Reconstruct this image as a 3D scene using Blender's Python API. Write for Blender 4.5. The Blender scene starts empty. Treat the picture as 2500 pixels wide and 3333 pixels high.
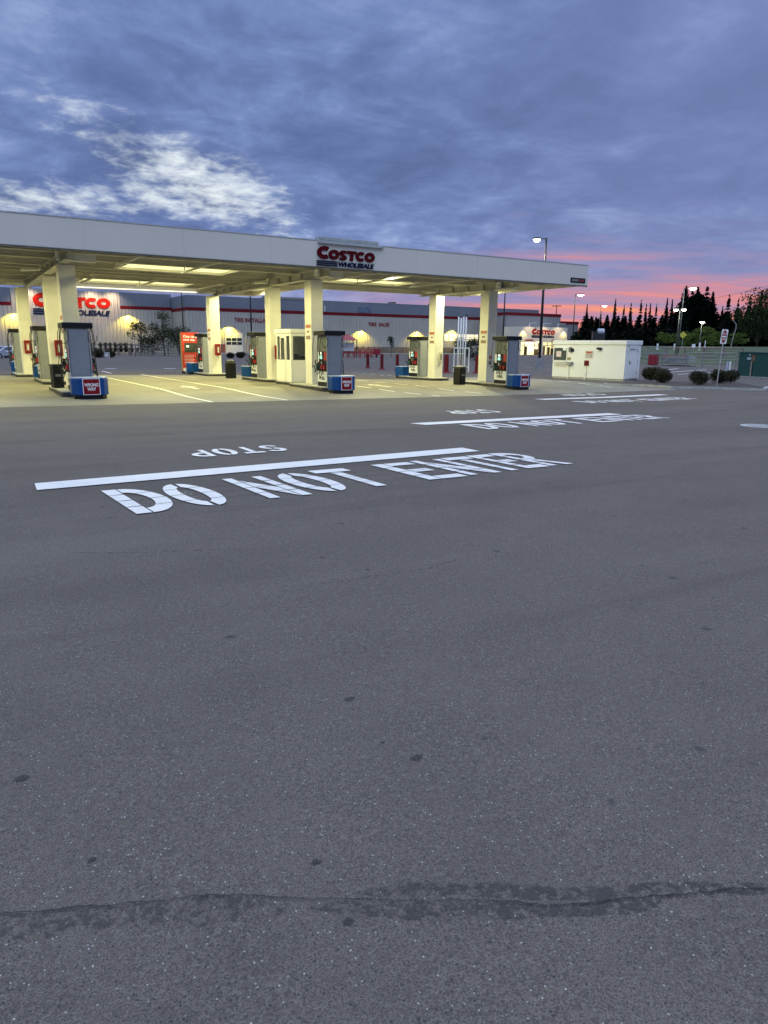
import bpy, bmesh, math, random
from mathutils import Vector, Matrix
from math import sin, cos, pi, radians, sqrt, atan2, exp
C = bpy.context.scene.collection
scene = bpy.context.scene
# ------------------------------------------------------------ camera
RW = [[0.85476597, -0.11221067, 0.5067385], [-0.51894936, -0.20014026, 0.83104478], [0.00816669, -0.97332042, -0.22930474]]
F, EYE = 2290.0, 1.6
cam = bpy.data.cameras.new('camera'); cam_o = bpy.data.objects.new('camera', cam); C.objects.link(cam_o)
cam.sensor_fit = 'VERTICAL'; cam.sensor_height = 36.0; cam.lens = F / 3333 * 36.0
cam.clip_start = 0.05; cam.clip_end = 3000
m = Matrix.Identity(4)
for i in range(3):
    m[i][0] = RW[i][0]; m[i][1] = -RW[i][1]; m[i][2] = -RW[i][2]
m[0][3], m[1][3], m[2][3] = 0, 0, EYE
cam_o.matrix_world = m
scene.camera = cam_o
# ------------------------------------------------------------ exposure
scene.view_settings.view_transform = 'Standard'
scene.view_settings.look = 'None'
scene.view_settings.exposure = 0.0
scene.view_settings.gamma = 1.0
scene.cycles.max_bounces = 6
scene.cycles.diffuse_bounces = 4
# ------------------------------------------------------------ node helper
class N:
    def __init__(s, tree): s.t = tree
    def node(s, typ, **kw):
        n = s.t.nodes.new(typ)
        for k, v in kw.items(): setattr(n, k, v)
        return n
    def put(s, sock, v):
        if hasattr(v, 'is_linked') or isinstance(v, bpy.types.NodeSocket): s.t.links.new(v, sock)
        elif v is not None: sock.default_value = v
    def m(s, op, a, b=None, c=None, clamp=False):
        n = s.node('ShaderNodeMath', operation=op, use_clamp=clamp)
        s.put(n.inputs[0], a)
        if b is not None: s.put(n.inputs[1], b)
        if c is not None: s.put(n.inputs[2], c)
        return n.outputs[0]
    def ss(s, x, a, b, lo=0.0, hi=1.0):
        n = s.node('ShaderNodeMapRange', interpolation_type='SMOOTHSTEP')
        s.put(n.inputs['Value'], x); s.put(n.inputs['From Min'], a); s.put(n.inputs['From Max'], b)
        s.put(n.inputs['To Min'], lo); s.put(n.inputs['To Max'], hi)
        return n.outputs[0]
    def mix(s, f, a, b, blend='MIX'):
        n = s.node('ShaderNodeMix', data_type='RGBA', blend_type=blend)
        s.put(n.inputs[0], f)
        s.put(n.inputs[6], a if not isinstance(a, tuple) else (*a, 1) if len(a) == 3 else a)
        s.put(n.inputs[7], b if not isinstance(b, tuple) else (*b, 1) if len(b) == 3 else b)
        return n.outputs[2]
    def noise(s, vec, scale, detail=5, rough=0.55, dist=0.0, color=False):
        n = s.node('ShaderNodeTexNoise')
        if vec is not None: s.put(n.inputs['Vector'], vec)
        n.inputs['Scale'].default_value = scale; n.inputs['Detail'].default_value = detail
        n.inputs['Roughness'].default_value = rough; n.inputs['Distortion'].default_value = dist
        return n.outputs['Color' if color else 'Fac']
    def vec(s, x, y, z):
        n = s.node('ShaderNodeCombineXYZ'); s.put(n.inputs[0], x); s.put(n.inputs[1], y); s.put(n.inputs[2], z)
        return n.outputs[0]
    def ramp(s, f, stops):
        n = s.node('ShaderNodeValToRGB'); r = n.color_ramp
        while len(r.elements) > 1: r.elements.remove(r.elements[-1])
        r.elements[0].position = stops[0][0]; r.elements[0].color = (*stops[0][1], 1)
        for p, c in stops[1:]:
            e = r.elements.new(p); e.color = (*c, 1)
        s.put(n.inputs[0], f)
        return n.outputs[0]
# ------------------------------------------------------------ sky (dawn cloud deck)
world = bpy.data.worlds.new('World'); scene.world = world; world.use_nodes = True
world.node_tree.nodes.clear()
w = N(world.node_tree)
tc = w.node('ShaderNodeTexCoord')
sep = w.node('ShaderNodeSeparateXYZ'); w.put(sep.inputs[0], tc.outputs['Generated'])
X, Y, Z = sep.outputs
el = w.m('ARCSINE', Z); az = w.m('ARCTAN2', X, Y)
zz = w.m('ADD', w.m('MAXIMUM', Z, 0.0), 0.17)
u = w.m('DIVIDE', X, zz); v = w.m('DIVIDE', Y, zz)
p = w.vec(u, v, 0.0)
nbig = w.noise(p, 0.8, 6, 0.6, 0.5)
nmid = w.noise(p, 3.2, 8, 0.6, 0.5)
nfine = w.noise(p, 9.5, 6, 0.6, 0.3)
# rotated, stretched coordinates: thin streaks
us = w.m('ADD', w.m('MULTIPLY', u, 0.55), w.m('MULTIPLY', v, 0.83))
vs = w.m('SUBTRACT', w.m('MULTIPLY', u, 0.83), w.m('MULTIPLY', v, 0.55))
pst = w.vec(w.m('MULTIPLY', us, 1.5), w.m('MULTIPLY', vs, 0.45), 3.0)
nst = w.noise(pst, 1.8, 8, 0.62, 0.5)
cl = w.m('ADD', w.m('MULTIPLY', nbig, 0.45), w.m('ADD', w.m('MULTIPLY', nmid, 0.35), w.m('ADD', w.m('MULTIPLY', nst, 0.08), w.m('MULTIPLY', nfine, 0.12))))
cl = w.m('ADD', w.m('MULTIPLY', w.m('SUBTRACT', cl, 0.5), 2.0), 0.5)
base = w.ramp(cl, [(0.30, (0.105, 0.155, 0.330)), (0.44, (0.140, 0.205, 0.425)), (0.55, (0.190, 0.268, 0.525)), (0.70, (0.330, 0.425, 0.700))])
# lift of the deck towards upper right
lift = w.ss(az, 0.45, 1.0)
base = w.mix(w.m('MULTIPLY', lift, 0.55), base, (0.185, 0.240, 0.480))
# bright opening low on the left
def blob(a0, e0, wa, we, sl=0.0):
    da = w.m('SUBTRACT', az, a0); de = w.m('SUBTRACT', w.m('SUBTRACT', el, e0), w.m('MULTIPLY', da, sl))
    q = w.m('ADD', w.m('POWER', w.m('ABSOLUTE', w.m('DIVIDE', da, wa)), 2.0), w.m('POWER', w.m('ABSOLUTE', w.m('DIVIDE', de, we)), 2.0))
    return w.m('EXPONENT', w.m('MULTIPLY', q, -1.0))
g1 = blob(0.29, 0.208, 0.15, 0.042, -0.32)
g2 = blob(0.06, 0.162, 0.24, 0.026, 0.03)
g3 = blob(0.23, 0.33, 0.13, 0.06, 0.3)
g = w.m('ADD', w.m('ADD', g1, w.m('MULTIPLY', g2, 0.85)), w.m('MULTIPLY', g3, 0.12))
nf2 = w.noise(p, 17.0, 5, 0.6, 0.3)
det = w.m('ADD', w.m('MULTIPLY', nmid, 0.38), w.m('ADD', w.m('MULTIPLY', nfine, 0.42), w.m('MULTIPLY', nf2, 0.20)))
gap = w.ss(w.m('ADD', w.m('MULTIPLY', g, 0.58), w.m('MULTIPLY', w.m('SUBTRACT', det, 0.5), 2.4)), 0.18, 0.86)
gap = w.m('MULTIPLY', gap, w.ss(g, 0.08, 0.35))
base = w.mix(gap, base, (0.86, 0.93, 0.96))
# sunrise band
el2 = w.m('ADD', el, w.m('MULTIPLY', w.m('SUBTRACT', nst, 0.5), 0.26))
el2 = w.m('ADD', el2, w.m('MULTIPLY', w.m('SUBTRACT', w.noise(w.vec(w.m('MULTIPLY', az, 3.0), w.m('MULTIPLY', el, 60.0), 1.0), 1.6, 6, 0.68), 0.5), 0.075))
band = w.ramp(w.m('MULTIPLY', el2, 5.0), [(0.0, (0.98, 0.36, 0.15)), (0.12, (0.86, 0.31, 0.27)), (0.24, (0.66, 0.27, 0.33)), (0.36, (0.44, 0.28, 0.43)), (0.52, (0.33, 0.28, 0.49)), (0.78, (0.21, 0.25, 0.48))])
daz = w.m('ABSOLUTE', w.m('SUBTRACT', az, 0.86))
fb = w.m('MULTIPLY', w.ss(daz, 0.15, 0.42, 1.0, 0.0), w.ss(el2, 0.06, 0.165, 1.0, 0.0))
side = w.m('MULTIPLY', w.ss(daz, 0.45, 0.9, 1.0, 0.0), w.ss(el, 0.02, 0.14, 0.6, 0.0))
base = w.mix(side, base, (0.32, 0.30, 0.53))
base = w.mix(fb, base, band)
# thin clear-air skylight showing through the deck
sky = w.node('ShaderNodeTexSky', sky_type='NISHITA', sun_disc=False, sun_elevation=radians(1.0), sun_rotation=radians(49))
tot = w.mix(1.0, base, w.mix(1.0, sky.outputs[0], (0.0012, 0.0016, 0.003), 'MULTIPLY'), 'ADD')
# unseen sky overhead and behind the viewer boosted to light ground and walls
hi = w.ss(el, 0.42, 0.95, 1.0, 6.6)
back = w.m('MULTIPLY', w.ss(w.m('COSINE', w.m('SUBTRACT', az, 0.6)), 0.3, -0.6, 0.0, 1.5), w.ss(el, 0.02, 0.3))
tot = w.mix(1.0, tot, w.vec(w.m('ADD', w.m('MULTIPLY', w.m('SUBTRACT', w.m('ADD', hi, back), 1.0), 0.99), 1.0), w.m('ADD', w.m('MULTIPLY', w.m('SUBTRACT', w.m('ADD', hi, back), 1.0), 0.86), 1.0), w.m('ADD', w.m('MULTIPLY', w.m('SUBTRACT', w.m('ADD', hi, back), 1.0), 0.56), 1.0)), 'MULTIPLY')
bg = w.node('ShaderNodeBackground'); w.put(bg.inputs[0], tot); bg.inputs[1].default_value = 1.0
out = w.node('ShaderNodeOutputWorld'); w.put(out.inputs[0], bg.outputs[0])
# ------------------------------------------------------------ the sun, still behind cloud at the horizon
sun = bpy.data.lights.new('sun', 'SUN'); sun.energy = 0.15; sun.angle = radians(12); sun.color = (1.0, 0.55, 0.42)
so = bpy.data.objects.new('sun', sun); C.objects.link(so); so.location = (40, 35, 30)
so.rotation_euler = (radians(86), 0, -radians(49) + pi)
# ------------------------------------------------------------ ground shape and pixel -> ground helpers
def gz(x, y):
    a = -0.0095 * min(max(x, 0.0), 22.0)
    b = -0.08 * (1 - min(max((y - 24.6) / 3.0, 0.0), 1.0))
    return a + b
def ray(px, py):
    c = (px - 1250.0, py - 1666.5, F)
    return [sum(RW[i][k] * c[k] for k in range(3)) for i in range(3)]
def gp(px, py):
    """ground point seen at a photograph pixel"""
    r = ray(px, py); z = 0.0
    for _ in range(60):
        t = (z - EYE) / r[2]; x, y = r[0] * t, r[1] * t
        z = 0.5 * z + 0.5 * gz(x, y)
    return (x, y)
def pol(px, d, py=1131):
    r = ray(px, py); h = sqrt(r[0] ** 2 + r[1] ** 2)
    return (r[0] / h * d, r[1] / h * d)
def hgt(px, py, d):
    r = ray(px, py); h = sqrt(r[0] ** 2 + r[1] ** 2)
    return EYE + r[2] / h * d
# ------------------------------------------------------------ materials
MATS = {}
def mat(name, col, rough=0.6, metal=0.0, var=0.06, scale=3.0, bump=0.0, bscale=40.0, spec=0.5, emit=None, estr=0.0):
    if name in MATS: return MATS[name]
    M = bpy.data.materials.new(name); M.use_nodes = True; MATS[name] = M
    n = N(M.node_tree); b = M.node_tree.nodes['Principled BSDF']
    co = n.node('ShaderNodeTexCoord').outputs['Object']
    f = n.noise(co, scale, 6, 0.6)
    lo = tuple(max(0, c * (1 - var * 2.2)) for c in col); hi_ = tuple(min(1, c * (1 + var * 2.2)) for c in col)
    n.put(b.inputs['Base Color'], n.mix(n.ss(f, 0.25, 0.75), lo, hi_))
    n.put(b.inputs['Roughness'], n.ss(n.noise(co, scale * 2.3, 4), 0.2, 0.8, max(0.02, rough - 0.08), min(1, rough + 0.08)))
    b.inputs['Metallic'].default_value = metal
    b.inputs['Specular IOR Level'].default_value = spec
    if bump:
        bn = n.node('ShaderNodeBump'); bn.inputs['Strength'].default_value = bump; bn.inputs['Distance'].default_value = 0.01
        n.put(bn.inputs['Height'], n.noise(co, bscale, 5)); n.put(b.inputs['Normal'], bn.outputs[0])
    if emit:
        b.inputs['Emission Color'].default_value = (*emit, 1); b.inputs['Emission Strength'].default_value = estr
    return M
def asphalt_mat():
    M = bpy.data.materials.new('asphalt'); M.use_nodes = True
    n = N(M.node_tree); b = M.node_tree.nodes['Principled BSDF']
    co = n.node('ShaderNodeTexCoord').outputs['Object']
    big = n.noise(co, 0.22, 4, 0.6); mid = n.noise(co, 1.6, 6, 0.65); fine = n.noise(co, 55, 4, 0.7); fin2 = n.noise(co, 160, 3, 0.7)
    vo = n.node('ShaderNodeTexVoronoi'); n.put(vo.inputs['Vector'], co); vo.inputs['Scale'].default_value = 95; vo.inputs['Randomness'].default_value = 1
    rnd = n.node('ShaderNodeSeparateColor'); n.put(rnd.inputs[0], vo.outputs['Color'])
    stone = n.m('MULTIPLY', n.ss(vo.outputs['Distance'], 0.12, 0.40, 1.0, 0.0), n.ss(rnd.outputs[0], 0.90, 1.0))
    dark = n.m('MULTIPLY', n.ss(vo.outputs['Distance'], 0.25, 0.45, 1.0, 0.0), n.ss(rnd.outputs[1], 0.80, 0.95))
    m2 = n.noise(co, 24, 5, 0.7); m3 = n.noise(co, 7, 5, 0.7)
    c = n.mix(n.ss(mid, 0.3, 0.7), (0.103, 0.087, 0.073), (0.129, 0.108, 0.090))
    c = n.mix(n.ss(m2, 0.44, 0.30, 0.0, 0.75), c, (0.060, 0.052, 0.048))
    c = n.mix(n.ss(m2, 0.56, 0.70, 0.0, 0.65), c, (0.190, 0.162, 0.132))
    c = n.mix(n.ss(m3, 0.60, 0.78, 0.0, 0.35), c, (0.105, 0.105, 0.080))
    c = n.mix(n.ss(m3, 0.42, 0.28, 0.0, 0.45), c, (0.070, 0.061, 0.055))
    c = n.mix(n.ss(big, 0.35, 0.7, 0.0, 0.35), c, (0.128, 0.112, 0.096))
    c = n.mix(n.ss(fine, 0.38, 0.64, 0.0, 0.75), c, (0.168, 0.147, 0.124))
    c = n.mix(n.ss(fin2, 0.58, 0.38, 0.0, 0.8), c, (0.049, 0.043, 0.040))
    c = n.mix(n.m('MULTIPLY', dark, 0.8), c, (0.03, 0.03, 0.033))
    c = n.mix(n.m('MULTIPLY', stone, 0.9), c, (0.46, 0.44, 0.41))
    sx = n.node('ShaderNodeSeparateXYZ'); n.put(sx.inputs[0], co)
    trk = n.noise(n.vec(n.m('MULTIPLY', sx.outputs[0], 0.12), n.m('MULTIPLY', sx.outputs[1], 0.9), 0.0), 1.0, 5, 0.6, 0.6)
    c = n.mix(n.ss(trk, 0.48, 0.68, 0.0, 0.28), c, (0.050, 0.044, 0.040))
    c = n.mix(n.ss(trk, 0.46, 0.32, 0.0, 0.18), c, (0.165, 0.145, 0.122))
    # sparse oil spots
    v2 = n.node('ShaderNodeTexVoronoi', voronoi_dimensions='2D'); n.put(v2.inputs['Vector'], co); v2.inputs['Scale'].default_value = 1.5
    wob = n.m('ADD', v2.outputs['Distance'], n.m('MULTIPLY', n.m('SUBTRACT', n.noise(co, 22, 4), 0.5), 0.10))
    r2 = n.node('ShaderNodeSeparateColor'); n.put(r2.inputs[0], v2.outputs['Color'])
    spot = n.m('MULTIPLY', n.ss(n.m('SUBTRACT', wob, n.m('MULTIPLY', r2.outputs[1], 0.035)), 0.0, 0.03, 1.0, 0.0), n.ss(r2.outputs[0], 0.60, 0.70))
    c = n.mix(n.m('MULTIPLY', spot, 0.55), c, (0.03, 0.031, 0.036))
    n.put(b.inputs['Base Color'], n.mix(1.0, c, (1.15, 1.13, 1.12), 'MULTIPLY'))
    b.inputs['Roughness'].default_value = 0.88; b.inputs['Specular IOR Level'].default_value = 0.12
    bn = n.node('ShaderNodeBump'); bn.inputs['Strength'].default_value = 0.55; bn.inputs['Distance'].default_value = 0.006
    n.put(bn.inputs['Height'], n.m('ADD', n.m('MULTIPLY', vo.outputs['Distance'], -0.6), fine)); n.put(b.inputs['Normal'], bn.outputs[0])
    return M
def concrete_mat():
    M = bpy.data.materials.new('pad_concrete'); M.use_nodes = True
    n = N(M.node_tree); b = M.node_tree.nodes['Principled BSDF']
    co = n.node('ShaderNodeTexCoord').outputs['Object']
    a = n.noise(co, 0.35, 6, 0.65, 0.6); f = n.noise(co, 6, 6, 0.7)
    c = n.mix(n.ss(a, 0.3, 0.7), (0.155, 0.140, 0.105), (0.245, 0.225, 0.170))
    c = n.mix(n.ss(f, 0.35, 0.7, 0.0, 0.4), c, (0.145, 0.135, 0.110))
    s = n.node('ShaderNodeSeparateXYZ'); n.put(s.inputs[0], co)
    # saw-cut joints every 4.6 m
    def joint(ax, per):
        k = n.m('ABSOLUTE', n.m('SUBTRACT', n.m('FRACT', n.m('DIVIDE', ax, per)), 0.5))
        return n.ss(k, 0.0, 0.006, 1.0, 0.0)
    j = n.m('MAXIMUM', joint(s.outputs[0], 4.7), joint(s.outputs[1], 4.6))
    c = n.mix(n.m('MULTIPLY', j, 0.6), c, (0.11, 0.10, 0.095))
    # dark tyre and drip stains down the lanes
    st = n.noise(n.vec(n.m('MULTIPLY', s.outputs[0], 1.3), n.m('MULTIPLY', s.outputs[1], 0.25), 0.0), 1.0, 5, 0.6)
    c = n.mix(n.ss(st, 0.52, 0.75, 0.0, 0.55), c, (0.15, 0.135, 0.115))
    n.put(b.inputs['Base Color'], c); b.inputs['Roughness'].default_value = 0.7
    return M
def paint_mat(name, col, wear=0.35):
    M = bpy.data.materials.new(name); M.use_nodes = True; MATS[name] = M
    n = N(M.node_tree); b = M.node_tree.nodes['Principled BSDF']
    co = n.node('ShaderNodeTexCoord').outputs['Object']
    f = n.noise(co, 3.0, 8, 0.7); g_ = n.noise(co, 45, 6, 0.75); h_ = n.noise(co, 1.1, 5, 0.7)
    c = n.mix(n.ss(f, 0.35, 0.7, 0.0, 0.6), col, tuple(k * 0.86 for k in col))
    c = n.mix(n.m('MULTIPLY', n.ss(g_, 0.62, 0.72), wear), c, (0.2, 0.2, 0.2))
    c = n.mix(n.m('MULTIPLY', n.ss(n.m('ADD', n.m('MULTIPLY', h_, 0.5), n.m('MULTIPLY', g_, 0.5)), 0.54, 0.62), 0.45), c, (0.22, 0.21, 0.20))
    n.put(b.inputs['Base Color'], c); b.inputs['Roughness'].default_value = 0.55
    return M
def rib_mat(name, col, period=0.3, strength=0.9, horiz=False):
    """vertical ribbed metal siding"""
    M = bpy.data.materials.new(name); M.use_nodes = True; MATS[name] = M
    n = N(M.node_tree); b = M.node_tree.nodes['Principled BSDF']
    co = n.node('ShaderNodeTexCoord').outputs['Object']
    s = n.node('ShaderNodeSeparateXYZ'); n.put(s.inputs[0], co)
    q = n.m('ADD', s.outputs[0], s.outputs[1])
    fr = n.m('ABSOLUTE', n.m('SUBTRACT', n.m('FRACT', n.m('DIVIDE', q, period)), 0.5))
    h = n.ss(fr, 0.14, 0.26)
    a = n.noise(co, 0.25, 5, 0.6)
    c = n.mix(n.ss(a, 0.3, 0.7), tuple(k * 0.93 for k in col), tuple(min(1, k * 1.05) for k in col))
    pan = n.m('FLOOR', n.m('DIVIDE', q, 3.0))
    wn = n.node('ShaderNodeTexWhiteNoise', noise_dimensions='1D'); n.put(wn.inputs['W'], pan)
    c = n.mix(n.m('MULTIPLY', wn.outputs['Value'], 0.10), c, (0.35, 0.35, 0.33))
    n.put(b.inputs['Base Color'], c); b.inputs['Roughness'].default_value = 0.45
    bn = n.node('ShaderNodeBump'); bn.inputs['Strength'].default_value = strength; bn.inputs['Distance'].default_value = 0.22
    n.put(bn.inputs['Height'], h); n.put(b.inputs['Normal'], bn.outputs[0])
    return M
def glass_mat():
    M = bpy.data.materials.new('window_glass'); M.use_nodes = True; MATS['glass'] = M
    n = N(M.node_tree); b = M.node_tree.nodes['Principled BSDF']
    co = n.node('ShaderNodeTexCoord').outputs['Object']
    n.put(b.inputs['Roughness'], n.ss(n.noise(co, 4), 0.3, 0.7, 0.02, 0.08))
    b.inputs['Base Color'].default_value = (0.05, 0.06, 0.06, 1); b.inputs['Alpha'].default_value = 0.22
    return M
def foliage_mat(name, a, bcol, sc=1.5):
    M = bpy.data.materials.new(name); M.use_nodes = True; MATS[name] = M
    n = N(M.node_tree); b = M.node_tree.nodes['Principled BSDF']
    co = n.node('ShaderNodeTexCoord').outputs['Object']
    n.put(b.inputs['Base Color'], n.mix(n.ss(n.noise(co, sc, 4), 0.35, 0.65), a, bcol))
    b.inputs['Roughness'].default_value = 0.85; b.inputs['Specular IOR Level'].default_value = 0.04
    return M
ASPH = asphalt_mat(); CONC = concrete_mat()
ROADW = paint_mat('road_paint', (0.74, 0.71, 0.66)); PADW = paint_mat('pad_line_paint', (0.80, 0.76, 0.62))
LOTW = paint_mat('lot_line_paint', (0.58, 0.58, 0.58))
WHITE = mat('white_metal', (0.72, 0.72, 0.68), 0.4, var=0.02, scale=0.7)
FASC = mat('fascia_panel', (0.63, 0.60, 0.52), 0.5, spec=.25, var=0.015, scale=0.5)
COLM = mat('column_paint', (0.66, 0.64, 0.56), 0.5, var=0.035, scale=1.2)
STEEL = mat('canopy_steel', (0.50, 0.49, 0.44), 0.55, var=0.04)
DECK = mat('canopy_deck', (0.55, 0.54, 0.48), 0.6, var=0.04)
GREY = mat('pump_panel_grey', (0.20, 0.215, 0.235), 0.4, var=0.04)
GREYD = mat('pump_dark_grey', (0.09, 0.10, 0.09), 0.5, var=0.06)
BLACK = mat('black_plastic', (0.010, 0.010, 0.011), 0.5, spec=.2, var=0.1)
RUB = mat('black_rubber', (0.02, 0.02, 0.02), 0.6, var=0.1)
BLUE = mat('blue_guard_paint', (0.004, 0.052, 0.200), 0.4, spec=.25, var=0.07, scale=2)
RED = mat('red_sign_paint', (0.20, 0.004, 0.009), 0.5, spec=.2, var=0.05)
REDB = mat('bollard_red', (0.115, 0.008, 0.012), 0.6, spec=.2, var=0.1)
LOGOR = mat('logo_red', (0.080, 0.001, 0.003), 0.5, spec=.1, var=0.03)
LOGOW = mat('store_logo_red', (0.36, 0.012, 0.005), 0.5, spec=.1, var=0.03)
NAVY = mat('logo_navy', (0.004, 0.008, 0.035), 0.5, spec=.1, var=0.03)
STRIPE = mat('stripe_red', (0.14, 0.004, 0.008), 0.55, spec=.2, var=0.06, scale=0.3)
LABELW = mat('sign_white', (0.78, 0.78, 0.76), 0.45, var=0.02)
KERB = mat('kerb_concrete', (0.36, 0.35, 0.32), 0.8, var=0.1, bump=0.3)
KERBK = mat('kerb_black_edge', (0.020, 0.019, 0.018), 0.6, var=0.15)
ALU = mat('galvanised_steel', (0.42, 0.43, 0.44), 0.45, 0.6, var=0.08)
DSTEEL = mat('dark_pole_steel', (0.030, 0.030, 0.032), 0.5, 0.3, var=0.1)
SHEDW = mat('shed_cream', (0.74, 0.735, 0.68), 0.5, var=0.015, scale=0.8)
glass_mat(); GLASS = MATS['glass']
DGLASS = mat('dark_window', (0.02, 0.025, 0.028), 0.08, var=0.1)
# ------------------------------------------------------------ mesh builder
class MB:
    def __init__(s): s.v = []; s.f = []
    def quad(s, a, b, c, d):
        i = len(s.v); s.v += [a, b, c, d]; s.f.append((i, i + 1, i + 2, i + 3)); return s
    def poly(s, pts):
        i = len(s.v); s.v += list(pts); s.f.append(tuple(range(i, i + len(pts)))); return s
    def box(s, x0, x1, y0, y1, z0, z1):
        i = len(s.v)
        s.v += [(x0, y0, z0), (x1, y0, z0), (x1, y1, z0), (x0, y1, z0), (x0, y0, z1), (x1, y0, z1), (x1, y1, z1), (x0, y1, z1)]
        s.f += [(i, i + 3, i + 2, i + 1), (i + 4, i + 5, i + 6, i + 7), (i, i + 1, i + 5, i + 4), (i + 1, i + 2, i + 6, i + 5), (i + 2, i + 3, i + 7, i + 6), (i + 3, i, i + 4, i + 7)]
        return s
    def prism(s, pts, z0, z1):
        """vertical prism over a ccw outline of (x, y)"""
        i = len(s.v); n = len(pts)
        s.v += [(x, y, z0) for x, y in pts] + [(x, y, z1) for x, y in pts]
        s.f.append(tuple(i + n - 1 - k for k in range(n))); s.f.append(tuple(i + n + k for k in range(n)))
        for k in range(n): s.f.append((i + k, i + (k + 1) % n, i + n + (k + 1) % n, i + n + k))
        return s
    def tube(s, pts, r, n=8, r1=None, cap=True):
        pts = [Vector(p_) for p_ in pts]; L = len(pts); base = len(s.v)
        for k, p_ in enumerate(pts):
            d = (pts[min(k + 1, L - 1)] - pts[max(k - 1, 0)])
            if d.length < 1e-9: d = Vector((0, 0, 1))
            d.normalize()
            a = Vector((0, 0, 1)) if abs(d.z) < 0.9 else Vector((1, 0, 0))
            e1 = d.cross(a).normalized(); e2 = d.cross(e1)
            rr = r if r1 is None else r + (r1 - r) * k / max(1, L - 1)
            for j in range(n):
                t = 2 * pi * j / n; q = p_ + e1 * (rr * cos(t)) + e2 * (rr * sin(t)); s.v.append(tuple(q))
        for k in range(L - 1):
            for j in range(n):
                a = base + k * n + j; b = base + k * n + (j + 1) % n
                s.f.append((a, b, b + n, a + n))
        if cap:
            s.f.append(tuple(base + j for j in reversed(range(n)))); s.f.append(tuple(base + (L - 1) * n + j for j in range(n)))
        return s
    def xf(s, M):
        s.v = [tuple(M @ Vector(q)) for q in s.v]; return s
    def add(s, o):
        i = len(s.v); s.v += o.v; s.f += [tuple(k + i for k in f) for f in o.f]; return s
    def build(s, name, material, parent=None, loc=None, bevel=0.0, smooth=False):
        me = bpy.data.meshes.new(name); me.from_pydata(s.v, [], s.f); me.materials.append(material)
        bm = bmesh.new(); bm.from_mesh(me); bmesh.ops.recalc_face_normals(bm, faces=bm.faces) if not getattr(s, 'keep', False) else None
        bm.to_mesh(me); bm.free(); me.update()
        o = bpy.data.objects.new(name, me); C.objects.link(o)
        if parent: o.parent = parent
        if loc: o.location = loc
        if smooth:
            for pl in me.polygons: pl.use_smooth = True
        if bevel:
            b = o.modifiers.new('bevel', 'BEVEL'); b.width = bevel; b.segments = 2; b.limit_method = 'ANGLE'
        return o
def tag(o, label=None, cat=None, group=None, kind=None):
    if label: o['label'] = label
    if cat: o['category'] = cat
    if group: o['group'] = group
    if kind: o['kind'] = kind
    return o
def thing(name, label, cat, loc=(0, 0, 0), rz=0.0, group=None):
    o = bpy.data.objects.new(name, None); C.objects.link(o); o.location = loc; o.rotation_euler = (0, 0, rz)
    o.empty_display_size = 0.3
    return tag(o, label, cat, group)
def copy_tree(o, parent=None):
    c = o.copy(); C.objects.link(c); c.parent = parent
    for ch in list(o.children): copy_tree(ch, c)
    return c
def new_copy(o, loc, rz=None, label=None, scale=None):
    c = copy_tree(o); c.location = loc
    if rz is not None: c.rotation_euler = (0, 0, rz)
    if label: c['label'] = label
    if scale: c.scale = scale
    return c
# text as mesh, laid in local x (right) / y (up), extruded in z
def text_mb(s, width, height, bold=0.0, depth=0.01, shear=0.0):
    cu = bpy.data.curves.new('t', 'FONT'); cu.body = s; cu.size = 1.0; cu.offset = bold; cu.shear = shear; cu.extrude = 0.0; cu.resolution_u = 4
    ob = bpy.data.objects.new('t', cu); me = bpy.data.meshes.new_from_object(ob)
    bm = bmesh.new(); bm.from_mesh(me)
    bmesh.ops.remove_doubles(bm, verts=bm.verts, dist=1e-5)
    if depth:
        r = bmesh.ops.extrude_face_region(bm, geom=list(bm.faces))
        for e in r['geom']:
            if isinstance(e, bmesh.types.BMVert): e.co.z += 1.0
    bm.verts.index_update(); o = MB()
    xs = [v_.co.x for v_ in bm.verts]; ys = [v_.co.y for v_ in bm.verts]
    x0, x1, y0, y1 = min(xs), max(xs), min(ys), max(ys)
    o.v = [((v_.co.x - x0) / (x1 - x0) * width, (v_.co.y - y0) / (y1 - y0) * height, v_.co.z * depth) for v_ in bm.verts]
    o.f = [tuple(q.index for q in f.verts) for f in bm.faces]
    bm.free(); bpy.data.objects.remove(ob); bpy.data.curves.remove(cu); bpy.data.meshes.remove(me)
    return o
def face_matrix(origin, right, normal):
    """local x->right, local y->up(z), local z->outward normal"""
    r = Vector(right).normalized(); nn = Vector(normal).normalized(); u_ = nn.cross(r)
    M = Matrix.Identity(4)
    for i in range(3): M[i][0] = r[i]; M[i][1] = u_[i]; M[i][2] = nn[i]; M[i][3] = origin[i]
    return M
def band_mb(pts, wd, depth, closed=False):
    """flat stroke of width wd along 2D pts, extruded in z"""
    o = MB(); n = len(pts); L = []; R_ = []
    for i in range(n):
        a = Vector(pts[(i - 1) % n] if closed else pts[max(i - 1, 0)]); b = Vector(pts[(i + 1) % n] if closed else pts[min(i + 1, n - 1)])
        d = (b - a).normalized(); nn = Vector((-d.y, d.x)); q = Vector(pts[i])
        L.append(q + nn * wd / 2); R_.append(q - nn * wd / 2)
    for l, r in zip(L, R_): o.v += [(l.x, l.y, 0), (r.x, r.y, 0), (l.x, l.y, depth), (r.x, r.y, depth)]
    m_ = n if closed else n - 1
    for i in range(m_):
        a = 4 * i; b = 4 * ((i + 1) % n)
        o.f += [(a, a + 1, b + 1, b), (a + 2, b + 2, b + 3, a + 3), (a, b, b + 2, a + 2), (a + 1, a + 3, b + 3, b + 1)]
    if not closed:
        o.f += [(0, 2, 3, 1), (4 * n - 4, 4 * n - 3, 4 * n - 1, 4 * n - 2)]
    return o
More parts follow.
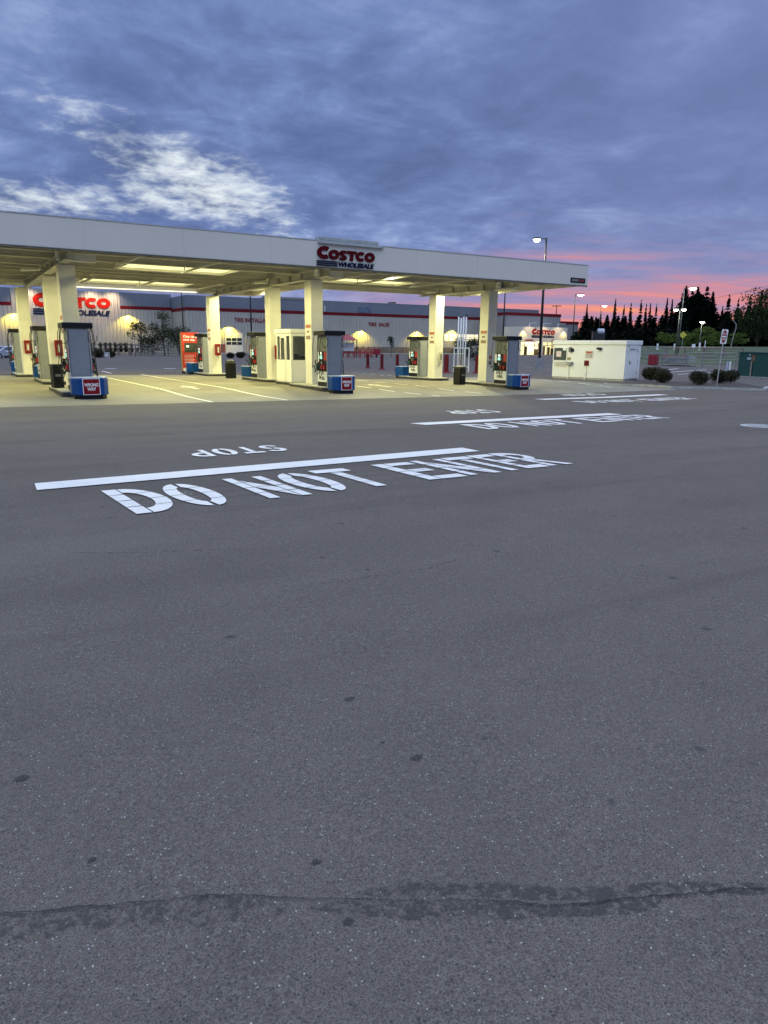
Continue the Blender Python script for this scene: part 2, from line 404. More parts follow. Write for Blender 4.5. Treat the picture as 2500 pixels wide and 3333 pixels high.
def arc(cx, cy, rx, ry, a0, a1, n=20):
    return [(cx + rx * cos(radians(a0 + (a1 - a0) * i / n)), cy + ry * sin(radians(a0 + (a1 - a0) * i / n))) for i in range(n + 1)]
def warehouse_word(depth, shear=0.12):
    """the big wordmark: heavy slanted capitals, first one larger; 6.7 units wide for height-1 letters"""
    o = MB(); w_ = 0.36
    def shift(mb, dx, sc=1.0, dy=0):
        mb.v = [((x * sc) + dx, y * sc + dy, z) for x, y, z in mb.v]; o.add(mb)
    def cap_c():
        return band_mb(arc(0.60, 0.5, 0.42, 0.34, 48, 312, 26), w_ * 0.92, depth)
    shift(cap_c(), 0.0, 1.28, -0.0)
    def cap_o(): return band_mb(arc(0.58, 0.5, 0.40, 0.33, 0, 360, 28)[:-1], w_ * 0.95, depth, True)
    shift(cap_o(), 1.20)
    shift(band_mb(arc(0.50, 0.715, 0.30, 0.155, 12, 245, 12) + arc(0.46, 0.27, 0.30, 0.155, 78, -168, 14), 0.27, depth), 2.28)
    t = MB(); t.box(0.0, 1.02, 0.70, 1.0, 0, depth); t.box(0.33, 0.69, 0.0, 0.70, 0, depth); shift(t, 3.18)
    shift(band_mb(arc(0.58, 0.5, 0.40, 0.33, 46, 314, 24), w_ * 0.93, depth), 4.12)
    shift(cap_o(), 5.10)
    xs = [q[0] for q in o.v]; x0, x1 = min(xs), max(xs)
    o.v = [((x - x0) / (x1 - x0) + shear * y / (x1 - x0) * 0.6, y, z) for x, y, z in o.v]
    return o        # x 0..~1 ; y in letter heights
def store_sign(parent, x0, width, zb, y, red, navy, depth=0.05):
    """zb = baseline of the big letters; faces -y"""
    k = width / 2.34
    wmb = warehouse_word(depth)
    wmb.v = [(x * width, yy * 0.335 * k, z) for x, yy, z in wmb.v]
    wmb.xf(face_matrix((x0, y, zb), (1, 0, 0), (0, -1, 0))).build('lettering', red, parent)
    st = MB()
    for i in range(3):
        z1 = zb - 0.055 * k - i * 0.068 * k
        st.box(x0 - 0.0, x0 + 0.82 * k, y - depth, y, z1 - 0.038 * k, z1)
    st.build('stripe_bars', navy, parent)
    t = text_mb('WHOLESALE', 1.46 * k, 0.165 * k, 0.035, depth, 0.22)
    t.xf(face_matrix((x0 + 0.86 * k, y, zb - 0.225 * k), (1, 0, 0), (0, -1, 0))).build('lettering', navy, parent)
# ============================================================ SETTING
def sheet(name, xs, ys, dz, material, kind='structure'):
    o = MB()
    for i in range(len(xs) - 1):
        for j in range(len(ys) - 1):
            o.quad(*[(x, y, gz(x, y) + dz) for x, y in ((xs[i], ys[j]), (xs[i + 1], ys[j]), (xs[i + 1], ys[j + 1]), (xs[i], ys[j + 1]))])
    ob = o.build(name, material); tag(ob, kind=kind); return ob
sheet('ground', [-900, -60, 0, 22, 60, 900], [-300, -20, 24.6, 27.6, 60, 900], 0.0, ASPH)
# concrete forecourt under the canopy (stepped at the back like the roof)
PADX = [-12, 0, 14.6, 22, 29.5]
def pad():
    o = MB()
    for xs, ys in (([-12, 0, 14.6], [21.6, 24.6, 27.6, 41.5]), ([14.6, 22, 29.5], [21.6, 24.6, 27.6, 34.6])):
        for i in range(len(xs) - 1):
            for j in range(len(ys) - 1):
                o.quad(*[(x, y, gz(x, y) + 0.006) for x, y in ((xs[i], ys[j]), (xs[i + 1], ys[j]), (xs[i + 1], ys[j + 1]), (xs[i], ys[j + 1]))])
    return o
tag(pad().build('forecourt_pavement', CONC), kind='structure')
# ------------------------------------------------------------ painted markings
def ground_poly(o, pts, dz=0.010):
    o.poly([(x, y, gz(x, y) + dz) for x, y in pts])
def line_strip(o, a, b, wd, dz=0.012, step=1.5, dash=None):
    a = Vector(a); b = Vector(b); d = b - a; L = d.length; d.normalize(); nn = Vector((-d.y, d.x)) * wd / 2
    t = 0.0
    while t < L - 1e-6:
        t1 = min(L, t + (dash[0] if dash else step)); p0 = a + d * t; p1 = a + d * t1
        ground_poly(o, [(p0.x - nn.x, p0.y - nn.y), (p1.x - nn.x, p1.y - nn.y), (p1.x + nn.x, p1.y + nn.y), (p0.x + nn.x, p0.y + nn.y)], dz)
        t = t1 + (dash[1] if dash else 0)
# stencil capitals in unit boxes: list of polygons (x 0..1, y 0..1)
def ring_pts(a0, a1, n, ox, oy, ix, iy, cx=0.5, cy=0.5):
    out = []
    for k in range(n):
        t0 = radians(a0 + (a1 - a0) * k / n); t1 = radians(a0 + (a1 - a0) * (k + 1) / n)
        out.append([(cx + ox * cos(t0), cy + oy * sin(t0)), (cx + ox * cos(t1), cy + oy * sin(t1)), (cx + ix * cos(t1), cy + iy * sin(t1)), (cx + ix * cos(t0), cy + iy * sin(t0))])
    return out
def Bx(x0, x1, y0, y1): return [(x0, y0), (x1, y0), (x1, y1), (x0, y1)]
SW = 0.30
def glyph(ch):
    if ch == 'D':
        return [Bx(0, SW, 0, 1)] + ring_pts(-90, 90, 12, 0.67, 0.5, 0.67 - SW - .02, 0.5 - 0.17, cx=0.33)
    if ch == 'O':
        return ring_pts(-86, 86, 12, 0.48, 0.5, 0.48 - SW, 0.33, cx=0.52) + ring_pts(94, 266, 12, 0.48, 0.5, 0.48 - SW, 0.33, cx=0.48)
    if ch == 'N':
        return [Bx(0, 0.24, 0, 1), Bx(0.76, 1, 0, 1), [(0.27, 0.86), (0.27, 0.50), (0.73, 0.0), (0.73, 0.42)]]
    if ch == 'T':
        return [Bx(0, 1, 0.83, 1), Bx(0.36, 0.64, 0, 0.80)]
    if ch == 'E':
        return [Bx(0, SW, 0, 1), Bx(SW + .03, 1, 0.84, 1), Bx(SW + .03, 0.85, 0.43, 0.58), Bx(SW + .03, 1, 0, 0.16)]
    if ch == 'R':
        return [Bx(0, 0.27, 0, 1)] + ring_pts(-90, 90, 10, 0.66, 0.30, 0.38, 0.15, cx=0.30, cy=0.70) + [[(0.30, 0.40), (0.60, 0.40), (1.0, 0.0), (0.70, 0.0)]]
    if ch == 'S':
        return ring_pts(15, 262, 16, 0.46, 0.29, 0.18, 0.13, cx=0.5, cy=0.71) + ring_pts(82, -165, 16, 0.46, 0.29, 0.18, 0.13, cx=0.5, cy=0.29)
    if ch == 'P':
        return [Bx(0, 0.28, 0, 1)] + ring_pts(-90, 90, 10, 0.68, 0.31, 0.38, 0.15, cx=0.31, cy=0.69)
def stencil(letters, seams=True, dz=0.012, shear=0.0):
    """letters: (char, x0, x1, ybottom at x0, ytop at x0, slope, flipped)"""
    o = MB()
    for ch, x0, x1, yb, yt, flip in letters:
        for pg in glyph(ch):
            pts = []
            for u_, v_ in pg:
                if flip: u_, v_ = 1 - u_, 1 - v_
                pts.append((x0 + (x1 - x0) * u_ + shear * v_, yb + (yt - yb) * v_))
            if seams and len(pg) == 4 and (max(q[1] for q in pg) - min(q[1] for q in pg)) > 0.5 and ch in 'DNTER':
                # split a long stem into tape lengths with fine seams
                nseg = 4
                (ax, ay), (bx, by), (cx_, cy_), (dx, dy) = pts
                for k in range(nseg):
                    f0 = k / nseg + (0.006 if k else 0); f1 = (k + 1) / nseg - (0.006 if k < nseg - 1 else 0)
                    l = lambda A, B, f: (A[0] + (B[0] - A[0]) * f, A[1] + (B[1] - A[1]) * f)
                    ground_poly(o, [l(pts[0], pts[3], f0), l(pts[1], pts[2], f0), l(pts[1], pts[2], f1), l(pts[0], pts[3], f1)], dz)
            else:
                ground_poly(o, pts, dz)
    return o
def dne(x0, x1, yb, yt, skew):
    """DO NOT ENTER laid along x; letter cells read off the nearest one"""
    cells = [('D', 0.0, .100), ('O', .112, .222), ('N', .262, .345), ('O', .355, .440), ('T', .430, .522), ('E', .600, .690), ('N', .700, .790), ('T', .785, .865), ('E', .862, .930), ('R', .925, 1.0)]
    cells = [('D', 0.0, .080), ('O', .088, .168), ('N', .225, .305), ('O', .318, .405), ('T', .415, .498), ('E', .575, .672), ('N', .684, .768), ('T', .775, .848), ('E', .855, .922), ('R', .930, 1.0)]
    L = x1 - x0
    return [(c, x0 + a * L, x0 + b * L, yb + skew * a * L, yt + skew * a * L, False) for c, a, b in cells]
def stopw(x0, x1, yb, yt, skew):
    cells = [('P', 0, .20), ('O', .25, .47), ('T', .51, .72), ('S', .77, 1.0)]
    L = x1 - x0
    return [(c, x0 + a * L, x0 + b * L, yb + skew * a * L, yt + skew * a * L, True) for c, a, b in cells]
def bar(a, b, c, d):
    o = MB(); n = 12
    for k in range(n):
        f0 = k / n; f1 = (k + 1) / n
        l = lambda A, B, f: (A[0] + (B[0] - A[0]) * f, A[1] + (B[1] - A[1]) * f)
        ground_poly(o, [l(a, b, f0), l(a, b, f1), l(d, c, f1), l(d, c, f0)], 0.012)
    return o
g_ = gp
def mk(o, label, name='road_marking', group=None, cat='road marking', mt=None):
    if getattr(o, 'dashed', False):
        t = thing(name, label, cat, (0, 0, 0), 0, group)
        for f_ in o.f: MB().poly([o.v[k] for k in f_]).build('dash', mt or ROADW, t)
        return t
    ob = o.build(name, mt or ROADW); tag(ob, label, cat, group); return ob
# nearest
X0, Y0 = gp(445, 1676); X1, Y1 = gp(1858, 1510); XT, YT = gp(332, 1600); XR, YR = gp(1654, 1482)
mk(stencil(dne(X0 - 0.0, X1 + 0.02, Y0, YT, (Y1 - Y0) / (X1 - X0)), shear=-.10), 'white DO NOT ENTER stencil on the asphalt nearest the camera', group='do not enter stencils on the asphalt')
sm = MB()
for k in (1, 2, 3):
    yy = Y0 + (YT - Y0) * k / 4; sl = (Y1 - Y0) / (X1 - X0)
    line_strip(sm, (X0 - .01, yy), (X1, yy + sl * (X1 - X0) * .93), .011, .0145, step=.5)
    sm.build('tape_seam', ASPH, C.objects['road_marking']); sm = MB()
mk(bar(gp(120.6, 1598), gp(1561, 1470), gp(1505, 1459), gp(113, 1576)), 'longest white stop bar, above the nearest DO NOT ENTER', group='stop bars on the asphalt')
S0 = gp(693, 1487); S1 = gp(943, 1467); S2 = gp(616, 1480); S3 = gp(889, 1450)
mk(stencil(stopw(S2[0], S1[0] + .02, S0[1], S3[1] - 0.1, 0.07), False), 'upside down white STOP stencil behind the longest stop bar', group='stop stencils on the asphalt')
# second
A0 = gp(1638, 1396); A1 = gp(2163, 1354); A2 = gp(1484, 1384)
mk(stencil(dne(A2[0] + 0.1, A1[0] - .45, A0[1], A2[1], (A1[1] - A2[1] + .55) / (A1[0] - A2[0]))), 'white DO NOT ENTER stencil in the middle lane, seen at a flat angle', group='do not enter stencils on the asphalt')
b0 = gp(1349, 1382); b1 = gp(1996, 1348)
mk(bar((b0[0] + .15, b0[1] - 0.25), (b1[0] + .1, b1[1] - 0.25), (b1[0], b1[1] + 0.2), (b0[0], b0[1] + 0.2)), 'middle white stop bar between two DO NOT ENTER stencils', group='stop bars on the asphalt')
C0 = gp(1447, 1341); C1 = gp(1630, 1344); C2 = gp(1573, 1335)
mk(stencil(stopw(C0[0] - .1, C1[0] + .2, C1[1], C2[1] + 0.05, 0.05), False), 'upside down white STOP stencil behind the middle stop bar', group='stop stencils on the asphalt')
# third
D0 = gp(1931, 1313); D1 = gp(2273, 1299); D2 = gp(1858, 1307)
mk(stencil(dne(D2[0], D1[0], D0[1], D2[1], 0.0)), 'farthest white DO NOT ENTER stencil, in front of the shrub bed', group='do not enter stencils on the asphalt')
e0 = gp(1752, 1301); e1 = gp(2139, 1284)
mk(bar((e0[0] + .1, e0[1] - 0.25), (e1[0] + .1, e0[1] - 0.05), (e1[0], e0[1] + 0.4), (e0[0], e0[1] + 0.2)), 'farthest white stop bar, in front of the white shed', group='stop bars on the asphalt')
F0 = gp(1825, 1287); F1 = gp(1951, 1284)
mk(stencil(stopw(F0[0], F1[0] + .2, F1[1] - .35, F1[1] + 0.6, 0.0), False), 'upside down white STOP stencil behind the farthest stop bar', group='stop stencils on the asphalt')
# worn grey ghost patches inside the nearest letters
gh = None
def ghost(cx, cy, rx, ry, seed):
    rnd = random.Random(seed); o = MB(); n = 22
    ground_poly(o, [(cx + rx * rnd.uniform(.75, 1.1) * cos(2 * pi * i / n), cy + ry * rnd.uniform(.7, 1.1) * sin(2 * pi * i / n)) for i in range(n)], 0.007)
    return o
# lane lines on the forecourt
def gl(a, b, dash=None, wd=0.13):
    o = MB(); line_strip(o, gp(*a), gp(*b), wd, 0.018, dash=dash); o.dashed = bool(dash); return o
mk(gl((351, 1231), (690, 1310)), 'solid lane line on the concrete, left one before the attendant booth', 'lane_line', 'lane lines on the forecourt', 'lane line', PADW)
mk(gl((458, 1220), (935, 1304)), 'solid lane line on the concrete, right one before the attendant booth', 'lane_line', 'lane lines on the forecourt', 'lane line', PADW)
mk(gl((1162, 1258), (1432, 1291), (1.1, .7)), 'dashed lane line on the concrete, left of the black square bin', 'lane_line', 'lane lines on the forecourt', 'lane line', PADW)
mk(gl((1162, 1239), (1578, 1282.5), (1.1, .7)), 'dashed lane line on the concrete, running beside the black square bin', 'lane_line', 'lane lines on the forecourt', 'lane line', PADW)
mk(gl((1760, 1237), (2005, 1262), (1.0, .7)), 'dashed lane line on the concrete in front of the white shed', 'lane_line', 'lane lines on the forecourt', 'lane line', PADW)
def arrow(px, py, label):
    x, y = gp(px, py); o = MB()
    ground_poly(o, [(x - .09, y - 1.0), (x + .09, y - 1.0), (x + .09, y + .3), (x - .09, y + .3)], .018)
    ground_poly(o, [(x - .35, y + .3), (x + .35, y + .3), (x, y + 1.1)], .018)
    return mk(o, label, 'lane_arrow', 'lane arrows', 'painted arrow', PADW)
arrow(620, 1262, 'white lane arrow on the concrete between the two solid lane lines')
arrow(1235, 1256, 'white lane arrow on the concrete between the dashed lane lines')
# stop lines and marks on the lot behind
def lot(a, b, wd=.15): o = MB(); line_strip(o, gp(*a), gp(*b), wd, 0.008, step=6); return o
def lot_thing(a, b, label, wd=.15): return mk(lot(a, b, wd), label, 'lot_line', 'parking lines in the lot behind', 'parking line', LOTW)
lot_thing((2110, 1210), (2206, 1200), 'white parking line right of the shed, farthest of its three', .25)
lot_thing((2150, 1214), (2298, 1203.5), 'white parking line right of the shed, middle of its three', .25)
lot_thing((2205, 1219), (2400, 1208.5), 'white parking line right of the shed, nearest of its three', .25)
lot_thing((2368, 1220), (2396, 1219), 'short white line beside the green cabinet', .25)
lot_thing((344, 1199.5), (377, 1200), 'short white dash on the lot right of the first pump', .7)
lot_thing((535, 1199.5), (572, 1200), 'short white dash on the lot left of the red display', .7)
lot_thing((332, 1208), (362, 1215.5), 'slanting white line on the lot beside the first pump')
rl = random.Random(4)
k_ = 0
for px, py, L_ in ((1155, 1178, 16), (1208, 1174, 17), (1248, 1178, 16), (1298, 1181, 14), (1150, 1212, 15), (1182, 1215, 12), (1205, 1218, 16), (1238, 1221, 9), (1262, 1222, 12), (1295, 1222, 9), (1690, 1180, 22), (1700, 1189, 26), (1704, 1196, 30), (1770, 1190, 20), (1774, 1198, 22), (1780, 1207, 12), (1735, 1168, 22)):
    k_ += 1
    lot_thing((px, py), (px + L_, py + 0.6), 'faint white parking line on the lot behind the canopy', .18)
mk(lot((870, 1231), (890, 1230), .2), 'short pale line at the back edge of the forecourt', 'lot_line', None, 'parking line', LOTW)
# manhole
mh = MB(); cx, cy = gp(2470, 1387)
mh.prism([(cx + .42 * cos(2 * pi * i / 28), cy + .42 * sin(2 * pi * i / 28)) for i in range(28)], gz(cx, cy) - .02, gz(cx, cy) + .012)
t = thing('manhole', 'round concrete-ringed manhole cover at the right edge of the asphalt', 'manhole')
rg = mh.build('ring', mat('manhole_ring', (0.42, 0.41, 0.39), .8, var=.2, scale=6), t)
mh = MB(); mh.prism([(cx + .28 * cos(2 * pi * i / 28), cy + .28 * sin(2 * pi * i / 28)) for i in range(28)], gz(cx, cy), gz(cx, cy) + .018)
mh.build('lid', mat('manhole_iron', (0.30, 0.29, 0.28), .7, .3, var=.2, scale=9), t)
gh_ = None
# crack across the foreground: ragged sealed band plus open hairline
def alpha_mat(name, col, thr0, thr1, sc, op=.88):
    M = bpy.data.materials.new(name); M.use_nodes = True; MATS[name] = M
    n = N(M.node_tree); b = M.node_tree.nodes['Principled BSDF']
    co = n.node('ShaderNodeTexCoord').outputs['Object']
    a = n.noise(co, sc, 6, .7, .5)
    b.inputs['Base Color'].default_value = (*col, 1); b.inputs['Roughness'].default_value = .75
    gr = n.noise(co, 120, 4, .7)
    n.put(b.inputs['Alpha'], n.m('MULTIPLY', n.m('MULTIPLY', n.ss(a, thr0, thr1), n.ss(n.noise(co, 5, 3), .25, .6, .35, 1.0)), n.ss(gr, .35, .6, op * .45, op))); return M
TAR = alpha_mat('tar_stain', (0.054, 0.048, 0.044), .43, .58, 30)
TAR2 = alpha_mat('tar_stain_thin', (0.058, 0.051, 0.046), .47, .60, 26)
OIL = alpha_mat('oil_spot_tar', (0.030, 0.028, 0.027), .30, .45, 30, .8)
for i_, (px, py, r_, sh, lb) in enumerate(((1137, 2277, .020, 1.6, 'small dark oil spot on the asphalt, nearest the centre line of view'), (1358, 2468, .022, 1.7, 'dark oil spot on the asphalt above the right half of the crack'), (1030, 2808, .016, 1.2, 'dark oil spot on the asphalt just above the foreground crack'), (1135, 3003, .018, 1.1, 'dark oil spot on the asphalt just below the foreground crack'), (70, 2535, .024, 1.5, 'wide dark oil smear at the left edge of the asphalt'), (1245, 2420, .010, 1.4, 'tiny dark oil fleck near the middle of the asphalt'), (750, 2075, .018, 2.0, 'thin dark oil mark below the faint curved crack'), (300, 2800, .014, 1.3, 'brownish oil fleck above the left half of the crack'))):
    cx_, cy_ = gp(px, py); rn = random.Random(i_); o = MB(); n_ = 14
    ground_poly(o, [(cx_ + r_ * sh * rn.uniform(.6, 1.2) * cos(2 * pi * k / n_), cy_ + r_ * rn.uniform(.6, 1.2) * sin(2 * pi * k / n_)) for k in range(n_)], .0045)
    tag(o.build('oil_spot', OIL), lb, 'oil spot', 'oil spots on the asphalt')
gh = alpha_mat('worn_paint', (0.24, 0.235, 0.225), .52, .60, 14)
for (px, py, rx, s_, nm) in ((445, 1632, .14, 1, 'letter D of the nearest stencil'), (605, 1612, .13, 2, 'first letter O of the nearest stencil'), (1010, 1568, .22, 3, 'second letter O of the nearest stencil')):
    q = gp(px, py); mk(ghost(q[0], q[1], rx, .22, s_), 'worn grey paint ghost inside the ' + nm, 'paint_ghost', 'worn paint inside the letters', 'worn paint', gh)
def rough_band(pix, wd, seed, jit=.35, step=.03, dz=.004, wob=.006):
    rnd = random.Random(seed); P_ = [Vector(gp(*q)) for q in pix]; o = MB(); L_ = []; off = 0.0; wv = 1.0
    for a, b in zip(P_[:-1], P_[1:]):
        n = max(1, int((b - a).length / step)); d = (b - a).normalized(); nn = Vector((-d.y, d.x))
        for k in range(n):
            off = off * .9 + rnd.uniform(-1, 1) * wob; wv = wv * .8 + rnd.uniform(1 - jit * 2, 1 + jit * 2) * .2
            c = a + (b - a) * (k / n) + nn * off; L_.append((c + nn * wd * wv / 2, c - nn * wd * wv / 2))
    NL = len(L_)
    for i_ in range(NL):
        a, b = L_[i_]; q_ = (a + b) / 2; k_ = min(1.0, (min(i_, NL - 1 - i_) / (NL * .12)) ** .6 + .02); L_[i_] = (q_ + (a - q_) * k_, q_ + (b - q_) * k_)
    for (a, b), (c, d) in zip(L_[:-1], L_[1:]):
        ground_poly(o, [(b.x, b.y), (d.x, d.y), (c.x, c.y), (a.x, a.y)], dz)
    return o
crackp = [(-300, 3000), (0, 2985), (200, 2975), (400, 2955), (640, 2925), (820, 2920), (1000, 2932), (1260, 2938), (1390, 2944), (1600, 2938), (1780, 2950), (1900, 2940), (2060, 2925), (2200, 2918), (2300, 2905), (2450, 2898), (2800, 2880)]
tag(rough_band(crackp, .0065, 3, .6, .015, .008, .0045).build('asphalt_crack', alpha_mat('crack_black', (0.010, 0.010, 0.011), .30, .42, 18, 1.0)), 'long dark crack across the foreground asphalt', 'crack')
tag(rough_band([(-300, 3040), (0, 3030), (300, 2995), (560, 2968), (800, 2958), (980, 2955)], .10, 5, .4, .04, .003).build('asphalt_stain', TAR2), 'faint tar stain below the foreground crack at its left part', 'tar stain')
tag(rough_band([(1000, 2955), (1260, 2952), (1450, 2960), (1700, 2962), (1900, 2955), (2200, 2935)], .07, 7, .5, .04, .0035).build('asphalt_stain', TAR), 'dark tar stain along the foreground crack at its middle', 'tar stain')
tag(rough_band([(1150, 2905), (1380, 2890), (1600, 2895), (1800, 2905), (1950, 2902), (2080, 2888), (2300, 2880), (2500, 2885), (2700, 2880)], .06, 9, .5, .04, .0037).build('asphalt_stain', TAR), 'dark tar stain above the foreground crack at its right part', 'tar stain')
tag(rough_band([(200, 1800), (420, 1800), (640, 1790), (830, 1785)], .02, 12, .5, .1, .003).build('asphalt_crack', TAR2), 'faint crack on the asphalt below the letter D', 'crack')
tag(rough_band([(1030, 1905), (1180, 1880), (1400, 1850), (1560, 1800)], .02, 13, .5, .08, .003).build('asphalt_crack', TAR2), 'faint curved crack in the middle of the asphalt', 'crack')
tag(rough_band([(900, 1420), (1100, 1412), (1300, 1405), (1345, 1398), (1420, 1400)], .05, 14, .5, .12, .003).build('asphalt_crack', TAR2), 'faint crack on the asphalt behind the STOP stencil', 'crack')

# ============================================================ CANOPY
YF, YB1, YB2, XL, XM, XR = 24.3, 41.0, 33.8, -8.2, 15.9, 25.75
ZB, ZT = 4.40, 5.285
cano = thing('fuel_canopy', 'long white flat roofed fuel canopy standing on square cream columns', 'canopy', (0, 0, 0))
T_ = 0.12
f = MB()
f.box(XL, XR, YF, YF + T_, ZB, ZT)
f.box(XR - T_, XR, YF + T_, YB2, ZB, ZT); f.box(XL, XL + T_, YF + T_, YB1, ZB, ZT)
f.box(XM, XR - T_, YB2 - T_, YB2, ZB, ZT); f.box(XM - T_, XM, YB2 - T_, YB1, ZB, ZT); f.box(XL + T_, XM - T_, YB1 - T_, YB1, ZB, ZT)
f.build('fascia', FASC, cano, bevel=.012)
tr = MB()
tr.box(XL, XR, YF - .015, YF + .10, ZB - .045, ZB - .003); tr.box(XL + .1, XR - .1, YF + .125, YF + .17, ZB - .03, ZB + .08)
tr.build('drip_edge', mat('drip_edge_dark', (0.10, 0.095, 0.07), .5, var=.15), cano)
tt = MB(); tt.box(XL, XR, YF - .012, YF + .14, ZT + .002, ZT + .035); tt.build('top_flashing', mat('flashing', (0.40, 0.41, 0.41), .4, var=.05), cano)
for k in range(1, 11):
    x = XL + k * 3.05
    if x < XR: MB().box(x - .003, x + .003, YF - .002, YF + .004, ZB + .01, ZT - .01).build('panel_joint', mat('joint_grey', (0.42, 0.42, 0.41), .6), cano)
for xa, xb, yb in ((XL + T_, XM, YB1 - T_), (XM, XR - T_, YB2 - T_)):
    d = MB(); y = YF + T_
    # trapezoid ribbed deck running along y
    x = xa
    while x < xb - .01:
        x2 = min(x + .3, xb); d.quad((x, y, 4.86), (x + .12, y, 4.86), (x + .12, yb, 4.86), (x, yb, 4.86))
        d.quad((x + .12, y, 4.86), (x + .15, y, 4.92), (x + .15, yb, 4.92), (x + .12, yb, 4.86))
        d.quad((x + .15, y, 4.92), (min(x + .27, xb), y, 4.92), (min(x + .27, xb), yb, 4.92), (x + .15, yb, 4.92))
        d.quad((min(x + .27, xb), y, 4.92), (x2, y, 4.86), (x2, yb, 4.86), (min(x + .27, xb), yb, 4.92)); x = x2
    d.build('deck', DECK, cano)
    r_ = MB(); r_.box(xa, xb, YF + T_, yb, 5.05, 5.12); r_.build('roof_sheet', mat('roof_grey', (0.3, 0.3, 0.3)), cano)
def ibeam_x(o, x0, x1, y, z0, z1, w_=.16):
    o.box(x0, x1, y - w_ / 2, y + w_ / 2, z0, z0 + .018); o.box(x0, x1, y - .006, y + .006, z0 + .018, z1 - .018); o.box(x0, x1, y - w_ / 2, y + w_ / 2, z1 - .018, z1)
def ibeam_y(o, y0, y1, x, z0, z1, w_=.3):
    o.box(x - w_ / 2, x + w_ / 2, y0, y1, z0, z0 + .025); o.box(x - .008, x + .008, y0, y1, z0 + .025, z1 - .025); o.box(x - w_ / 2, x + w_ / 2, y0, y1, z1 - .025, z1)
    y = y0 + 1.2
    while y < y1: o.box(x - w_ / 2 + .02, x + w_ / 2 - .02, y - .008, y + .008, z0 + .026, z1 - .026); y += 1.25
COLX = [(-5.55, 0), (3.78, 1), (13.3, 1), (22.75, 1)]
COLP = {(0, 0): -5.55, (0, 1): -5.55, (0, 2): -5.55, (1, 0): 3.86, (1, 1): 3.90, (1, 2): 3.48, (2, 0): 13.37, (2, 1): 13.50, (2, 2): 13.02, (3, 0): 22.77, (3, 1): 23.02}
for y in (25.4, 27.15, 29.3, 31.95, 33.35):
    b = MB(); ibeam_x(b, XL + .13, XR - .13, y, 4.60, 4.84); b.build('purlin', STEEL, cano)
for y in (34.6, 37.0, 39.75):
    b = MB(); ibeam_x(b, XL + .13, XM - .13, y, 4.60, 4.84); b.build('purlin', STEEL, cano)
ROWY = [27.72, 32.45, 39.95]
for ix, (x, vis) in enumerate(COLX):
    b = MB(); ibeam_y(b, 26.1 if ix != 3 else 25.6, 40.6 if ix < 3 else 33.6, x, 4.27, 4.59); b.build('beam', STEEL, cano)
    st = MB()
    for iy, y in enumerate(ROWY[: 3 if ix < 3 else 2]):
        x = COLP[(ix, iy)]
        c = MB(); z0 = gz(x, y) + .14
        c.box(x - .27, x + .27, y - .32, y + .32, z0, 4.24)
        c.build('column', COLM, cano, bevel=.012)
        cap = MB(); cap.box(x - .12, x + .12, y - .16, y + .16, 4.24, 4.27); cap.build('column_cap', STEEL, cano); MB().box(x - .272, x + .272, y - .322, y + .322, 2.72, 2.726).build('column_joint', STEEL, cano)
# braces / conduits hanging along y
for bx, y0, y1 in ((5.70, 24.45, 28.9), (8.33, 24.45, 29.1), (16.35, 24.45, 29.6), (14.6, 24.45, 28.8), (19.3, 24.6, 29.4), (5.75, 33.2, 36.7), (8.4, 33.2, 37.0), (11.4, 33.2, 37.0)):
    b = MB(); b.box(bx - .045, bx + .045, y0, y1, 4.335, 4.395); b.tube([(bx, y0 + .3, 4.4), (bx, y0 + .3, 4.62)], .02); b.tube([(bx, y1 - .3, 4.4), (bx, y1 - .3, 4.62)], .02)
    b.build('brace', STEEL, cano)
# bracket boxes at the column heads
for x in (3.78, 13.3, 22.75):
    b = MB(); b.box(x + .02, x + .95, 26.75, 26.95, 4.29, 4.55); b.box(x - .30, x - .2, 26.6, 26.9, 4.3, 4.58); b.build('bracket', WHITE, cano, bevel=.01)
for x, y in ((3.78, 32.0), (13.3, 32.0), (3.78, 39.5), (13.3, 39.5), (22.75, 32.0)):
    b = MB(); b.tube([(x - .25, y - .1, 4.42), (x - .95, y - .2, 4.36)], .05, 8); b.tube([(x - .25, y - .1, 4.42), (x - .25, y - .1, 4.6)], .03, 6); b.build('flood_arm', WHITE, cano)
# luminaires: recessed troughs with their lamps
LUM = mat('luminaire_lens', (0.8, 0.8, 0.7), .4, emit=(1.0, 0.93, 0.42), estr=1.05)
TROF = mat('trough_steel', (0.66, 0.65, 0.58), .4, var=.03)
LAMPC = (0.97, 0.92, 0.41)
lights = []
for x, y, L_, on in ((-1.0, 30.6, 4.0, 1), (-1.0, 38.3, 4.0, 1), (8.6, 30.6, 4.4, 1), (8.6, 38.3, 5.2, 1), (17.9, 31.0, 4.2, 1), (14.95, 38.6, 1.3, 1), (24.4, 31.2, 1.2, 1)):
    fr = MB(); hw = 1.12
    fr.box(x - L_ / 2 - .06, x + L_ / 2 + .06, y - hw - .06, y - hw, 4.60, 4.80); fr.box(x - L_ / 2 - .06, x + L_ / 2 + .06, y + hw, y + hw + .06, 4.60, 4.80)
    fr.box(x - L_ / 2 - .06, x - L_ / 2, y - hw, y + hw, 4.60, 4.80); fr.box(x + L_ / 2, x + L_ / 2 + .06, y - hw, y + hw, 4.60, 4.80)
    fo = fr.build('light_fixture', TROF, cano)
    ln = MB(); ln.box(x - L_ / 2 + .01, x + L_ / 2 - .01, y - hw + .01, y + hw - .01, 4.70, 4.74); ln.build('lens', LUM, fo)
    lights.append((x, y, L_))
